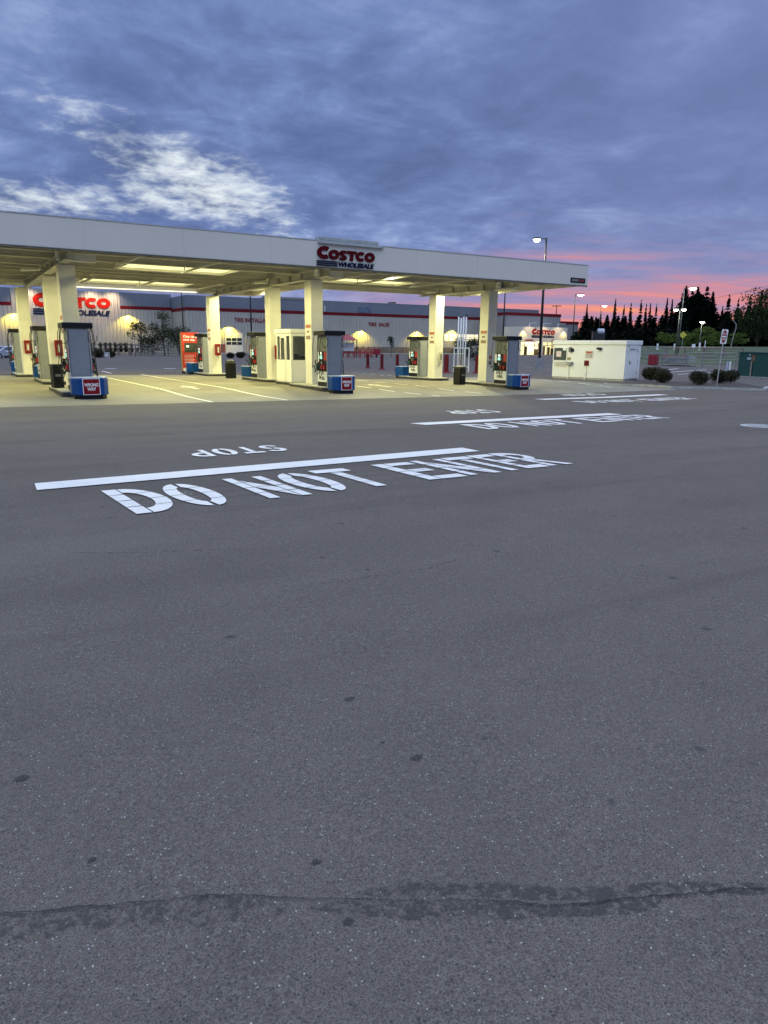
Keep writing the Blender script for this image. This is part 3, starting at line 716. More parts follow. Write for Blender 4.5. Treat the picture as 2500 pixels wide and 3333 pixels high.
# slim strip light along the back eave
b = MB(); b.box(5.8, 12.4, YB1 - .34, YB1 - .2, 4.44, 4.475); b.build('strip_light', mat('strip_lens', (.8, .8, .8), .4, emit=(1.0, 0.97, 0.85), estr=1.5), cano)
def lamp(kind, name, loc, energy, color, size=.06, rot=None, spot=None, blend=.5, parent=None):
    l = bpy.data.lights.new(name, kind); l.energy = energy; l.color = color
    if kind in ('POINT', 'SPOT'): l.shadow_soft_size = size
    if spot: l.spot_size = radians(spot); l.spot_blend = blend
    o = bpy.data.objects.new(name, l); C.objects.link(o); o.location = loc
    if rot: o.rotation_euler = rot
    if parent: o.parent = parent
    return o
for x, y, L_ in lights:
    if L_ < 2:
        lamp('SPOT', 'canopy_lamp', (x, y, 4.64), 1500, LAMPC, .05, (0, 0, 0), 172, .35, cano); continue
    for dx in (-1.25, 1.25):
        lamp('SPOT', 'canopy_lamp', (x + dx, y, 4.64), 660, LAMPC, .05, (0, 0, 0), 172, .35, cano)
# front row of small downlights between the first purlins
for x in (-1.0, 6.4, 10.8, 16.2):
    b = MB(); b.box(x - .22, x + .22, 26.1, 26.5, 4.66, 4.80); fo = b.build('downlight', TROF, cano); MB().box(x - .18, x + .18, 26.14, 26.46, 4.645, 4.659).build('lens', LUM, fo)
    lamp('SPOT', 'canopy_lamp', (x, 26.3, 4.62), 400, LAMPC, .05, (0, 0, 0), 165, .4, cano)
# sign on the front fascia
sg = thing('canopy_sign', 'red and navy wholesale name lettering on the front of the canopy', 'sign', (0, 0, 0))
sg.parent = None
SX = 11.86
store_sign(sg, SX, 2.42, 4.68, YF - .002, LOGOR, NAVY, .05)
hd = MB(); hd.box(SX + .06, SX + 2.8, YF - .10, YF + .05, ZT - .085, ZT + .0); hd.box(SX + .1, SX + 2.6, YF - .02, YF + .3, ZT + .04, ZT + .16)
hd.build('hood', mat('hood_grey', (0.34, 0.36, 0.35), .5, var=.08), sg, bevel=.01)
# small black plate at the right end
pl = thing('fascia_plate', 'small black plate with faint lettering at the right end of the canopy', 'sign', (25.05, YF, 4.50))
b = MB(); b.box(-.40, .52, -.025, -.001, 0, .21); b.build('plate', BLACK, pl)
b = MB(); rr = random.Random(2); x = -.33
while x < .06: w_ = rr.uniform(.025, .05); b.box(x, x + w_, -.028, -.0255, .06, .15); x += w_ + .018
b.build('lettering', mat('dim_letter', (0.28, 0.27, 0.27), .5), pl)
b = MB(); x = .12
while x < .44: w_ = rr.uniform(.025, .05); b.box(x, x + w_, -.028, -.0255, .06, .15); x += w_ + .018
b.build('lettering', mat('dim_letter_red', (0.32, 0.03, 0.05), .5), pl)

# ============================================================ PUMP ISLANDS
def island(x, y0, y1, wd, label):
    z = gz(x, (y0 + y1) / 2); t = thing('pump_island', label, 'kerb island', (x, 0, z), 0, 'raised pump islands')
    zl0 = gz(x, y0) - z; h = .15; r = wd / 2; pts = []
    for k in range(9): a = pi + pi * k / 8; pts.append((r * cos(a), y0 + r * .55 + r * .55 * sin(a)))
    for k in range(9): a = pi * k / 8; pts.append((r * cos(a), y1 - r * .55 + r * .55 * sin(a)))
    MB().prism(pts, -.12, h - .035).build('black_edge', KERBK, t)
    MB().prism([(q[0] * .985, q[1]) for q in pts], h - .034, h).build('top_slab', KERB, t)
    return t
island(3.62, 24.9, 28.7, 1.15, 'raised kerb island under the nearest left pump')
island(3.80, 31.6, 35.7, 1.15, 'raised kerb island under the second left pump')
island(3.40, 39.2, 43.0, 1.15, 'raised kerb island under the farthest left pump')
island(13.15, 25.2, 28.9, 1.15, 'raised kerb island under the nearest middle pump')
island(13.65, 28.95, 31.2, 1.6, 'raised kerb island under the attendant booth')
island(13.45, 31.7, 35.6, 1.15, 'raised kerb island behind the attendant booth')
island(12.95, 39.2, 43.2, 1.15, 'raised kerb island beside the red display')
island(22.6, 25.2, 28.9, 1.15, 'raised kerb island under the nearest right pump')
island(22.95, 31.6, 35.5, 1.15, 'raised kerb island under the farther right pump')

# ============================================================ FUEL PUMPS
SCRW = mat('pump_label_white', (0.72, 0.73, 0.72), .4, var=.03)
SCRC = mat('pump_screen', (0.35, 0.6, 0.58), .2, emit=(0.35, 0.85, 0.80), estr=.75)
SCRL = mat('pump_lit_label', (0.7, 0.7, 0.7), .3, emit=(0.9, 0.95, 0.9), estr=.75)
PRED = mat('pump_red', (0.36, 0.018, 0.016), .5, var=.04)
GREEN = mat('diesel_green', (0.01, 0.11, 0.055), .4, var=.05)
def make_pump():
    t = thing('fuel_pump', 'x', 'fuel pump')
    MB().box(-.30, .30, -.475, .475, .0, 2.02).build('body', GREY, t, bevel=.02)
    hd_ = MB(); hd_.box(-.46, .46, -.52, .52, 2.02, 2.19); hd_.build('header', BLACK, t, bevel=.015)
    hc = MB(); hc.box(-.44, .44, -.50, .50, 2.191, 2.205); hc.build('header_cap', mat('header_cap_grey', (.25, .26, .26), .4), t)
    for s in (-1, 1):
        def P_(x0, x1, y0, y1, z0, z1): return MB().box(min(s * x0, s * x1), max(s * x0, s * x1), y0, y1, z0, z1)
        fp = P_(.301, .315, -.44, .44, 1.42, 1.98).build('upper_panel', GREYD, t)
        bz = P_(.301, .335, -.44, .44, .62, 1.40).build('console', BLACK, t, bevel=.01)
        P_(.336, .342, -.02, .22, 1.10, 1.24).build('screen', SCRC, bz)
        P_(.336, .342, .02, .18, 1.27, 1.37).build('label', SCRL, bz)
        P_(.336, .341, .27, .40, .98, 1.38).build('label', SCRW, bz)
        P_(.336, .341, -.40, -.20, 1.05, 1.38).build('label', PRED, bz)
        kp = MB()
        for a in range(3):
            for c in range(3): kp.box(min(s * .336, s * .343), max(s * .336, s * .343), -.0 + a * .06, .04 + a * .06, .86 + c * .05, .89 + c * .05)
        kp.build('keypad', SCRW, bz)
        lp = P_(.301, .318, -.43, .43, .20, .61).build('lower_panel', SCRW, t)
        kick = P_(.301, .317, -.43, .43, .0, .19).build('kick_plate', BLACK, t)
        tx = text_mb('FUEL', .46, .13, .03, .004, .0); tx.xf(face_matrix((s * .3185, s * -.23, .28), (0, s * 1, 0), (s, 0, 0))).build('lettering', BLACK, lp)
        sb = MB()
        for q in range(3): sb.box(min(s * .3185, s * .3215), max(s * .3185, s * .3215), -.18, .18, .475 + q * .035, .495 + q * .035)
        sb.build('lettering', mat('pump_bar_grey', (.16, .16, .18), .5), lp)
        # nozzles: three, hanging in boots below the console
        for q, (yy, mt_) in enumerate(((-.30, PRED), (-.08, PRED), (.34, GREEN))):
            nz = MB(); nz.box(min(s * .336, s * .42), max(s * .336, s * .42), yy - .05, yy + .05, .70, .88)
            bo = nz.build('nozzle', mt_, t, bevel=.01)
            nn_ = MB(); nn_.tube([(s * .40, yy, .84), (s * .46, yy, .96), (s * .43, yy, 1.06)], .026, 8); nn_.tube([(s * .40, yy, .72), (s * .47, yy, .62), (s * .50, yy, .56)], .018, 8)
            nn_.tube([(s * .43, yy, .90), (s * .50, yy, .82), (s * .46, yy, .72)], .010, 6); nn_.build('handle', BLACK, bo)
            # hose: from the header, down in a loop, to the nozzle
            hp = []
            for k in range(25):
                a = k / 24.0
                z = 2.02 - 1.62 * a if a < .7 else None
                hp.append(a)
            x0 = s * .44; drop = (.34, .48, .75)[q]
            pts = [(x0, yy + .03, 2.03), (x0 + s * .05, yy + .06, 1.90), (x0 + s * .08, yy + .09, 1.55), (x0 + s * .07, yy + .11, 1.1), (x0 + s * .10, yy + .10, drop + .18), (x0 + s * .12, yy + .05, drop), (x0 + s * .09, yy - .02, drop + .10), (x0 + s * .02, yy, .60), (s * .42, yy, .70)]
            hh = MB(); hh.tube(catmull(pts, 6), .013, 6); hh.build('hose', RUB, t, smooth=True)
        # coiled retractor loops by the header
        lo_ = MB(); lo_.tube([(s * .42, -.40 + .16 * cos(a) * .3, 1.78 + .20 * sin(a)) if False else (s * (.30 + .13 + .13 * cos(a)), -.49, 1.76 + .22 * sin(a)) for a in [radians(90 + 20 * k) for k in range(15)]], .012, 6)
        lo_.build('hose', RUB, t, smooth=True)
        st = MB(); st.box(min(s * .318, s * .345), max(s * .318, s * .345), -.475, -.445, .0, 2.0); st.build('corner_strip', ALU, t)
    return t
def catmull(P_, n):
    P_ = [Vector(q) for q in P_]; Q = [P_[0]] + P_ + [P_[-1]]; out = []
    for i in range(1, len(Q) - 2):
        a, b, c, d = Q[i - 1:i + 3]
        for k in range(n):
            t = k / n; out.append(tuple(.5 * ((2 * b) + (-a + c) * t + (2 * a - 5 * b + 4 * c - d) * t * t + (-a + 3 * b - 3 * c + d) * t ** 3)))
    out.append(tuple(P_[-1])); return out
pump0 = make_pump()
pump0['group'] = 'fuel pumps on the islands'
PUMPS = [((3.70, 25.55), 'grey fuel pump nearest on the left, behind a WRONG WAY guard'),
         ((3.66, 34.1), 'second fuel pump from the front in the left row'),
         ((3.32, 42.0), 'third and farthest fuel pump in the left row'),
         ((13.18, 25.95), 'grey fuel pump in front of the attendant booth'),
         ((13.43, 34.1), 'fuel pump behind the attendant booth column'),
         ((12.95, 41.4), 'fuel pump beside the red display'),
         ((22.52, 26.0), 'grey fuel pump nearest on the right, with FUEL panel'),
         ((22.92, 34.0), 'fuel pump behind the farther right column')]
def place(src, first, x, y, z, label):
    if first: src.location = (x, y, z); src['label'] = label; return src
    return new_copy(src, (x, y, z), label=label)
for i, ((x, y), lb) in enumerate(PUMPS): place(pump0, i == 0, x, y, gz(x, y) + .152, lb)
# coiled hose drawn in front of the nearest pump and the one behind the booth
for (x, y), lb in ((PUMPS[0][0], 'a'), (PUMPS[4][0], 'b')):
    pass
# guard blocks
def make_guard(sign):
    t = thing('guard_block', 'x', 'crash guard')
    MB().prism([(-.50, .30), (-.50, -.10), (-.34, -.34), (.34, -.34), (.50, -.10), (.50, .30)], .13, .66).build('shell', BLUE, t, bevel=.03)
    MB().prism([(-.44, .28), (-.44, -.08), (-.30, -.30), (.30, -.30), (.44, -.08), (.44, .28)], .0, .128).build('base', BLACK, t)
    MB().prism([(-.49, .29), (-.49, -.10), (-.33, -.33), (.33, -.33), (.49, -.10), (.49, .29)], .662, .685).build('cap', mat('guard_cap', (.45, .52, .62), .35, var=.06), t)
    if sign:
        s_ = MB(); s_.box(-.235, .235, -.352, -.341, .145, .655); b = s_.build('sign', LABELW, t)
        s_ = MB(); s_.box(-.215, .215, -.356, -.3525, .165, .635); r = s_.build('sign_face', RED, b)
        for wd_, ww, z in (('WRONG', .38, .405), ('WAY', .24, .275)):
            text_mb(wd_, ww, .105, .035, .003).xf(face_matrix((-ww / 2, -.3562, z), (1, 0, 0), (0, -1, 0))).build('lettering', LABELW, b)
    return t
g1_ = make_guard(True); g2_ = make_guard(False)
G1 = [((3.80, 24.35), 'blue guard block with red WRONG WAY sign in front of the nearest left pump'), ((13.03, 24.55), 'blue guard block with red WRONG WAY sign in front of the middle pump'), ((22.3, 24.75), 'blue guard block with red WRONG WAY sign at the right island')]
for i, ((x, y), lb) in enumerate(G1): place(g1_, i == 0, x, y, gz(x, y) + .0, lb)
G2 = [((3.74, 35.5), 'plain blue guard block beyond the second left pump'), ((3.38, 43.0), 'plain blue guard block beyond the farthest left pump'), ((13.47, 35.3), 'plain blue guard block behind the attendant booth island'), ((12.62, 42.35), 'plain blue guard block in front of the red display'), ((22.95, 35.4), 'plain pale blue guard block at the farther right island')]
for i, ((x, y), lb) in enumerate(G2):
    o = place(g2_, i == 0, x, y, gz(x, y) + .0, lb); o.rotation_euler = (0, 0, 0 if i not in (2, 3, 4) else 0)
g1_.scale = (1.1, 1, 1); g1_['group'] = 'blue guard blocks with signs'; g2_['group'] = 'plain blue guard blocks'
for o in list(C.objects):
    if o.name.startswith('guard_block'): o['group'] = 'blue guard blocks at the island ends'
    if o.name.startswith('fuel_pump'): o['group'] = 'fuel pumps on the islands'
# ============================================================ BOOTH
bx, by = 13.68, 29.98
t = thing('attendant_booth', 'small cream attendant booth with windows between two canopy columns', 'booth', (bx, by, gz(bx, by) + .152))
hx, hy, H_ = .75, .82, 2.26
w_ = MB(); w_.box(-hx, -hx + .05, -hy, hy, 0, .95); w_.box(hx - .05, hx, -hy, hy, 0, H_ - .15); w_.box(-hx + .05, hx - .05, -hy, -hy + .05, 0, .95); w_.box(-hx + .05, hx - .05, hy - .05, hy, 0, H_ - .15)
w_.box(-hx, hx, -hy, -hy + .05, 1.98, H_ - .15); w_.box(-hx, -hx + .05, -hy + .05, hy, 1.98, H_ - .15)
for y in (-hy + .05, -.30, .30, hy - .13): w_.box(-hx, -hx + .05, y, y + .08, .95, 1.98)
w_.box(-hx, -hx + .10, -hy, -hy + .05, .95, 1.98); w_.box(hx - .12, hx - .05, -hy, -hy + .05, .95, 1.98); w_.box(-.05, -.0, -hy, -hy + .05, .95, 1.98)
w_.build('wall', SHEDW, t, bevel=.006)
MB().box(-hx - .05, hx + .05, -hy - .05, hy + .05, H_ - .148, H_ + .02).build('roof', SHEDW, t, bevel=.01)
wi = MB(); wi.box(-hx + .10, -.05, -hy + .02, -hy + .03, .96, 1.97); wi.build('window', GLASS, t); MB().box(0, hx - .12, -hy + .02, -hy + .03, .96, 1.97).build('window', GLASS, t)
wi = MB(); wi.box(-hx + .02, -hx + .03, .38, hy - .13, .96, 1.97); wi.build('window', GLASS, t)
dr = MB(); dr.box(-hx - .012, -hx - .002, -.27, .33, .02, 2.0); 
dr = MB(); dr.box(-hx - .02, -hx - .002, -.24, .34, .03, .93); dr.box(-hx - .02, -hx - .002, -.24, -.17, .93, 1.97); dr.box(-hx - .02, -hx - .002, .27, .34, .93, 1.97); dr.box(-hx - .02, -hx - .002, -.17, .27, 1.90, 1.97)
d_ = dr.build('door', SHEDW, t, bevel=.005)
MB().box(-hx + .02, -hx + .03, -.2, .30, .96, 1.97).build('pane', GLASS, d_)
MB().tube([(-hx - .03, -.19, .98), (-hx - .06, -.19, .98), (-hx - .06, -.10, .98)], .012, 6).build('handle', ALU, d_)
MB().box(-hx + .06, hx - .06, .2, hy - .06, .0, .85).build('counter', mat('booth_counter', (.10, .09, .08), .6), t)
MB().box(.05, hx - .14, -hy + .035, -hy + .04, 1.42, 1.96).build('blind', mat('blind', (.42, .44, .36), .7, var=.05), t)
MB().box(-.3, .0, .0, .3, .86, 1.2).build('till', BLACK, t); MB().box(.2, .5, .3, .6, .86, 1.1).build('monitor', BLACK, t)
ny = MB(); ny.box(-.22, .02, .95, 1.0, 1.2, 1.75); ny.build('notice', mat('notice_yellow', (.55, .42, .05), .6, var=.3, scale=12), t)
MB().box(hx - .06, hx - .055, -hy + .1, hy - .1, .96, 1.95).build('window', DGLASS, t)
# ============================================================ SMALL FITTINGS
def bin_round(x, y, label, r=.27, h=.92):
    t = thing('trash_can', label, 'trash can', (x, y, gz(x, y) + .008), 0, 'trash cans on the forecourt')
    MB().tube([(0, 0, .0), (0, 0, h * .86)], r, 20).build('body', BLACK, t, smooth=False)
    o = MB(); o.tube([(0, 0, h * .87), (0, 0, h)], r + .015, 20, r - .02); o.build('lid', mat('bin_lid', (.025, .025, .023), .5), t)
    for k in range(12): a = 2 * pi * k / 12; MB().box((r + .004) * cos(a) - .008, (r + .004) * cos(a) + .008, (r + .004) * sin(a) - .008, (r + .004) * sin(a) + .008, .04, h * .8).build('rib', BLACK, t)
    MB().tube([(0, 0, h + .001), (.0, 0, h + .02)], r * .62, 16).build('opening', LABELW, t)
    return t
def bin_square(x, y, label, s_=.27, h=.96, lid=True):
    t = thing('trash_can', label, 'trash can', (x, y, gz(x, y) + .008), .25, 'trash cans on the forecourt')
    MB().box(-s_, s_, -s_, s_, 0, h * .9).build('body', BLACK, t, bevel=.03)
    MB().box(-s_ - .02, s_ + .02, -s_ - .02, s_ + .02, h * .905, h).build('lid', mat('bin_lid', (.025, .025, .023), .5), t, bevel=.02)
    o = MB(); o.box(-.12, .12, -s_ - .004, -s_ - .001, h * .48, h * .58); o.build('decal', mat('bin_decal', (.2, .2, .19), .5), t)
    if lid: MB().box(-.14, .14, -.14, .14, h + .001, h + .03).build('liner', LABELW, t, bevel=.01)
    return t
q = gp(752, 1231); bin_round(q[0], q[1], 'round black trash can beside the farthest middle column')
q = gp(1495, 1251.5); bin_square(q[0], q[1], 'square black trash can between the two right columns', .22, .86)
bin_square(3.20, 27.1, 'slim dark trash can on the left island between pump and column', .17, .80, False).location.z = gz(3.2, 27.1) + .152
# red extinguisher cabinets
EXR = mat('extinguisher_red', (.20, .008, .008), .5, spec=.2, var=.06)
def cabinet(x, y, z, nx, label):
    rz = 0 if nx == 0 else -pi / 2
    t = thing('extinguisher_cabinet', label, 'extinguisher', (x, y, z), rz, 'red extinguisher cabinets')
    MB().box(-.15, .15, -.16, -.001, 0, .62).build('box', EXR, t, bevel=.015)
    MB().box(-.08, .08, -.165, -.161, .12, .48).build('window', mat('cabinet_window', (.30, .18, .14), .2, var=.25, scale=9), t)
    MB().tube([(0, -.172, .16), (0, -.172, .38), (0, -.172, .42)], .035, 10).build('cylinder', mat('extinguisher_silver', (.62, .6, .55), .3), t)
    return t
for x, y, s_, lb in ((3.90, 32.45, 0, 'red extinguisher cabinet on the second left column'), (3.42, 39.95, 0, 'red extinguisher cabinet on the farthest left column'), (13.02, 39.95, 0, 'red extinguisher cabinet on the farthest middle column')):
    cabinet(x + .06, y - .321, 1.15 + gz(x, y), 0, lb)
cabinet(13.5 + .05, 32.45 - .321, 1.1 + gz(13.3, 32), 0, 'red extinguisher cabinet beside the booth on the column behind it')
e = thing('emergency_box', 'grey emergency switch box low on the farther right column', 'switch box', (23.02 + .10, 32.45 - .321, 1.0 + gz(22, 32)))
MB().box(-.09, .09, -.06, -.001, 0, .5).build('box', mat('switch_box', (.55, .53, .42), .5), e, bevel=.01); MB().box(-.04, .05, -.066, -.061, .1, .42).build('label', GREYD, e)
# warning plates on the left faces of columns
OR_ = mat('warning_orange', (.42, .13, .05), .5, var=.1); BR_ = mat('warning_print', (.25, .16, .12), .5, var=.3, scale=20)
for x, y, lb in ((13.37, 27.72, 'three small warning plates on the column behind the middle pump'), (22.77, 27.72, 'three small warning plates on the column behind the nearest right pump'), (23.02, 32.45, 'small warning plates on the farther right column'), (3.86, 27.72, 'small pale warning plates on the nearest left column'), (13.02, 39.95, 'small warning plate on the farthest middle column')):
    t = thing('warning_plate', lb, 'warning sign', (x - .271, y, gz(x, y)), 0, 'warning plates on the columns')
    MB().box(-.012, -.001, -.24, .20, 2.45, 2.58).build('plate', OR_, t)
    MB().box(-.012, -.001, -.16, .12, 2.22, 2.37).build('plate', LABELW, t)
    MB().box(-.015, -.0125, -.13, .09, 2.25, 2.34).build('print', BR_, t)
    MB().box(-.012, -.001, -.20, .18, 1.99, 2.13).build('plate', BR_, t)
    if x > 22 and y < 30:
        MB().box(.312 * 2 - .622, .63, -.372, -.362, 1.22, 1.42) if False else None
e = thing('payphone_plate', 'small red framed plate low on the nearest right column', 'sign', (22.77 - .05, 27.72 - .321, gz(22, 27)))
MB().box(-.13, .13, -.012, -.001, 1.22, 1.45).build('plate', LABELW, e); MB().box(-.10, .10, -.016, -.0125, 1.25, 1.42).build('print', mat('plate_red_print', (.4, .12, .10), .5, var=.4, scale=30), e)
MB().box(-.06, .02, -.05, -.001, 1.0, 1.15).build('latch', GREYD, e)
# red display on wheels: "One card one tap"
q = gp(625, 1219); t = thing('promo_display', 'tall red display reading One card one tap behind the far pump', 'display board', (q[0] + .30, q[1] + 1.5, gz(*q) + .01), -.12)
DR = mat('display_red', (.50, .045, .025), .6, spec=.2, var=.05)
MB().box(-.42, .62, -.28, .28, .12, 2.42).build('body', DR, t, bevel=.02)
MB().box(-.425, -.421, -.27, .27, .14, 2.40).build('side_panel', mat('display_side', (.42, .25, .06), .6, var=.1), t)
MB().box(-.28, .60, -.286, -.281, 1.25, 1.80).build('screen', mat('display_screen', (.045, .05, .035), .3), t)
MB().box(-.16, .0, -.290, -.287, 1.55, 1.66).build('screen_text', SCRL, t)
for s_, z, ww in (('One card', 2.10, .80), ('one tap', 1.88, .70)):
    text_mb(s_, ww, .17, .02, .004).xf(face_matrix((-.32, -.2815, z), (1, 0, 0), (0, -1, 0))).build('lettering', LABELW, t)
tx = MB()
for k in range(7): tx.box(-.3, .3 - .05 * (k % 3), -.285, -.2815, 1.08 - k * .085, 1.095 - k * .085)
tx.build('lettering', LABELW, t)
MB().box(-.40, .6, -.284, -.2815, .14, .34).build('foot_panel', LABELW, t)
for x in (-.36, .5):
    for y in (-.25, .20): MB().tube([(x, y, .06), (x, y + .05, .06)], .06, 12).build('castor', BLACK, t)
# ============================================================ WHITE EQUIPMENT SHED
A_ = Vector(gp(1796, 1230)); B_ = Vector(gp(2029, 1241)); D_ = Vector(gp(2104, 1240))
d1 = (A_ - B_); L1 = d1.length; d1.normalize(); d2 = Vector((d1.y, -d1.x)); L2 = 1.62
rz = atan2(d2.y, d2.x)
t = thing('equipment_shed', 'low white equipment shed with a window and a grey-blue end door', 'shed', (B_.x, B_.y, gz(B_.x, B_.y)), rz)
# local: x along the end wall (to the right), y along the long wall (away)
H_ = 2.22
MB().box(0, L2, 0, L1, .10, H_ - .22).build('wall', SHEDW, t, bevel=.01)
MB().box(.03, L2 - .03, .03, L1 - .03, -.05, .098).build('plinth', KERB, t)
MB().box(-.05, L2 + .06, -.05, L1 + .05, H_ - .218, H_ + .02).build('roof', SHEDW, t, bevel=.02)
o = MB(); o.box(.36, 1.28, -.03, -.001, .14, H_ - .34); dr = o.build('door', SHEDW, t, bevel=.008)
fr = MB(); fr.box(.29, .355, -.04, -.001, .12, H_ - .27); fr.box(1.285, 1.35, -.04, -.001, .12, H_ - .27); fr.box(.29, 1.35, -.04, -.001, H_ - .335, H_ - .27); fr.build('door_frame', SHEDW, t)
hh = MB(); hh.tube([(.44, -.03, 1.0), (.44, -.08, 1.0), (.56, -.08, 1.0)], .014, 8); hh.box(.42, .50, -.036, -.031, .93, 1.12); hh.build('handle', DSTEEL, dr)
for z in (.4, 1.05, 1.6): MB().box(1.24, 1.30, -.046, -.041, z, z + .12).build('hinge', ALU, dr)
hh = MB(); hh.tube([(.40, -.05, 1.78), (.95, -.05, 1.78), (1.15, -.12, 1.78)], .015, 6); hh.box(.36, .75, -.075, -.031, 1.75, 1.81); hh.tube([(1.15, -.10, 1.76), (1.16, -.12, 1.62)], .012, 6); hh.build('door_closer', ALU, dr)
def L(u_): return L1 * u_            # position along long wall, 0 = near corner
# window at the far end of the long wall (faces -x)
wn = MB(); y0, y1 = L1 * .80, L1 * .985
wn.box(-.03, -.001, y0 - .06, y0, 1.02, 1.86); wn.box(-.03, -.001, y1, y1 + .06, 1.02, 1.86); wn.box(-.03, -.001, y0, y1, 1.80, 1.86); wn.box(-.03, -.001, y0, y1, 1.02, 1.08)
W_ = wn.build('window', SHEDW, t)
MB().box(-.012, -.002, y0, y1, 1.08, 1.80).build('pane', mat('shed_pane', (.06, .075, .065), .12, var=.2), W_)
MB().box(-.018, -.013, y0 + .38, y0 + .74, 1.28, 1.62).build('notice', mat('shed_notice', (.62, .50, .46), .5, var=.2, scale=9), W_)
MB().box(-.10, -.02, y0 + .02, y0 + .22, 1.66, 1.84).build('vent', LABELW, W_)
MB().box(-.024, -.001, y0 + .02, y1 - .04, .70, .99).build('notice_board', mat('notice_cream', (.58, .57, .50), .5, var=.05), t)
o = MB()
for k in range(4): o.box(-.028, -.0245, y0 + .12, y1 - .12 - .1 * (k % 2), .76 + k * .055, .775 + k * .055)
o.build('print', BR_, t)
def onlong(u0, u1, z0, z1, nm, m_, dep=.10, par=None, bev=.01): return MB().box(-dep, -.001, L1 * u0, L1 * u1, z0, z1).build(nm, m_, par or t, bevel=bev)
sp = onlong(.725, .755, 1.58, 1.84, 'speaker_box', GREYD, .16); onlong(.700, .725, 1.60, 1.78, 'speaker_horn', BLACK, .12)
onlong(.735, .795, 1.10, 1.26, 'yellow_notice', mat('notice_olive', (.30, .27, .10), .5, var=.2), .02, bev=0)
sh_ = MB(); sh_.box(-.26, -.001, L1 * .70, L1 * .80, .92, 1.0); sh_.box(-.20, -.001, L1 * .71, L1 * .76, .83, .92); sh_.build('shelf', ALU, t)
o = onlong(.425, .535, 1.24, 1.66, 'notice_board', mat('shed_sign_grey', (.55, .52, .46), .5, var=.05), .02, bev=0)
MB().box(-.026, -.0215, L1 * .435, L1 * .525, 1.50, 1.62).build('print', mat('print_red', (.45, .12, .08), .5, var=.3, scale=15), o)
MB().box(-.026, -.0215, L1 * .435, L1 * .525, 1.28, 1.46).build('print', mat('print_grey', (.38, .34, .30), .5, var=.3, scale=25), o)
MB().box(-.09, -.001, L1 * .475, L1 * .535, .80, 1.10).build('phone_box', EXR, t, bevel=.03)
MB().box(-.095, -.091, L1 * .49, L1 * .52, .88, 1.02).build('dial', BLACK, t)
o = MB(); o.tube([(-.04, L1 * .505, .80), (-.04, L1 * .505, .15), (-.12, L1 * .505, -.02)], .018, 8); o.build('conduit', SHEDW, t)
o = MB(); o.tube([(-.04, L1 * .75, .83), (-.04, L1 * .75, .15), (-.12, L1 * .75, -.02)], .018, 8); o.build('conduit', SHEDW, t)
MB().box(-.18, -.001, L1 * .315, L1 * .365, 1.72, 1.84).build('lamp_head', BLACK, t, bevel=.01)
# ============================================================ SHRUB BED
BEDP = [gp(1963, 1252), gp(2080, 1258), gp(2182, 1265), gp(2330, 1268), gp(2491, 1273), gp(2505, 1267), gp(2414, 1253.5), gp(2240, 1249), gp(2112, 1246)]
BEDP = BEDP[::-1] if sum((BEDP[i][0] * BEDP[(i + 1) % 9][1] - BEDP[(i + 1) % 9][0] * BEDP[i][1]) for i in range(9)) < 0 else BEDP
def inset(P_, k):
    c = Vector((sum(p_[0] for p_ in P_) / len(P_), sum(p_[1] for p_ in P_) / len(P_))); out_ = []
    for p_ in P_:
        v_ = Vector(p_) - c; out_.append(tuple(c + v_ * (1 - k / max(v_.length, .5))))
    return out_
tag(MB().prism(BEDP, -.4, -.17).build('kerb', KERB), kind='structure')
tag(MB().prism(inset(BEDP, .18), -.3, -.155).build('planting_bed', mat('bark_mulch', (.045, .034, .024), .9, var=.35, scale=8, bump=1.0, bscale=25)), kind='structure')
def leaf_cloud(o, rnd, c, r, n, size, flat=.6, shell=.35):
    for _ in range(n):
        while True:
            q = Vector((rnd.uniform(-1, 1), rnd.uniform(-1, 1), rnd.uniform(-1, 1)))
            if q.length < 1 and (q.length > shell or rnd.random() < .25): break
        p_ = Vector(c) + Vector((q.x * r[0], q.y * r[1], q.z * r[2]))
        a = Vector((rnd.gauss(0, 1), rnd.gauss(0, 1), rnd.gauss(0, flat))).normalized(); b = a.cross(Vector((rnd.gauss(0, 1), rnd.gauss(0, 1), rnd.gauss(0, 1)))).normalized()
        s_ = size * rnd.uniform(.6, 1.3)
        o.poly([tuple(p_ - a * s_), tuple(p_ + b * s_ * .45), tuple(p_ + a * s_), tuple(p_ - b * s_ * .45)])
SHRUBM = foliage_mat('shrub_leaf', (.026, .027, .016), (.055, .052, .030), 3)
BARK = mat('bark', (.06, .045, .035), .9, var=.25)
def make_shrub(seed, label):
    rnd = random.Random(seed); t = thing('shrub', label, 'shrub', group='clipped shrubs in the bed by the shed')
    o = MB(); o.keep = True
    for _ in range(7):
        a = rnd.uniform(0, 2 * pi); leaf_cloud(o, rnd, (.22 * cos(a), .22 * sin(a), .42 + rnd.uniform(-.12, .14)), (.36, .36, .33), 420, .045)
    leaf_cloud(o, rnd, (0, 0, .38), (.50, .50, .38), 900, .045, shell=.7)
    o.build('foliage', SHRUBM, t)
    s = MB()
    for _ in range(9):
        a = rnd.uniform(0, 2 * pi); s.tube([(0, 0, -.05), (.15 * cos(a), .15 * sin(a), .25), (.42 * cos(a), .42 * sin(a), .62 + rnd.uniform(-.1, .1))], .012, 5, .004)
    s.build('stem', BARK, t); return t
SH = [(2127, 1243, 1.12, 'dark round shrub touching the white shed'), (2165, 1254, 1.0, 'round shrub just right of the shed, second in the bed'), (2279, 1261, .98, 'lone round shrub left of the DO NOT ENTER post'), (2344, 1256, 1.0, 'round shrub directly behind the DO NOT ENTER post'), (2386, 1253, .98, 'rightmost round shrub in the bed')]
protos = [make_shrub(11, ''), make_shrub(23, '')]
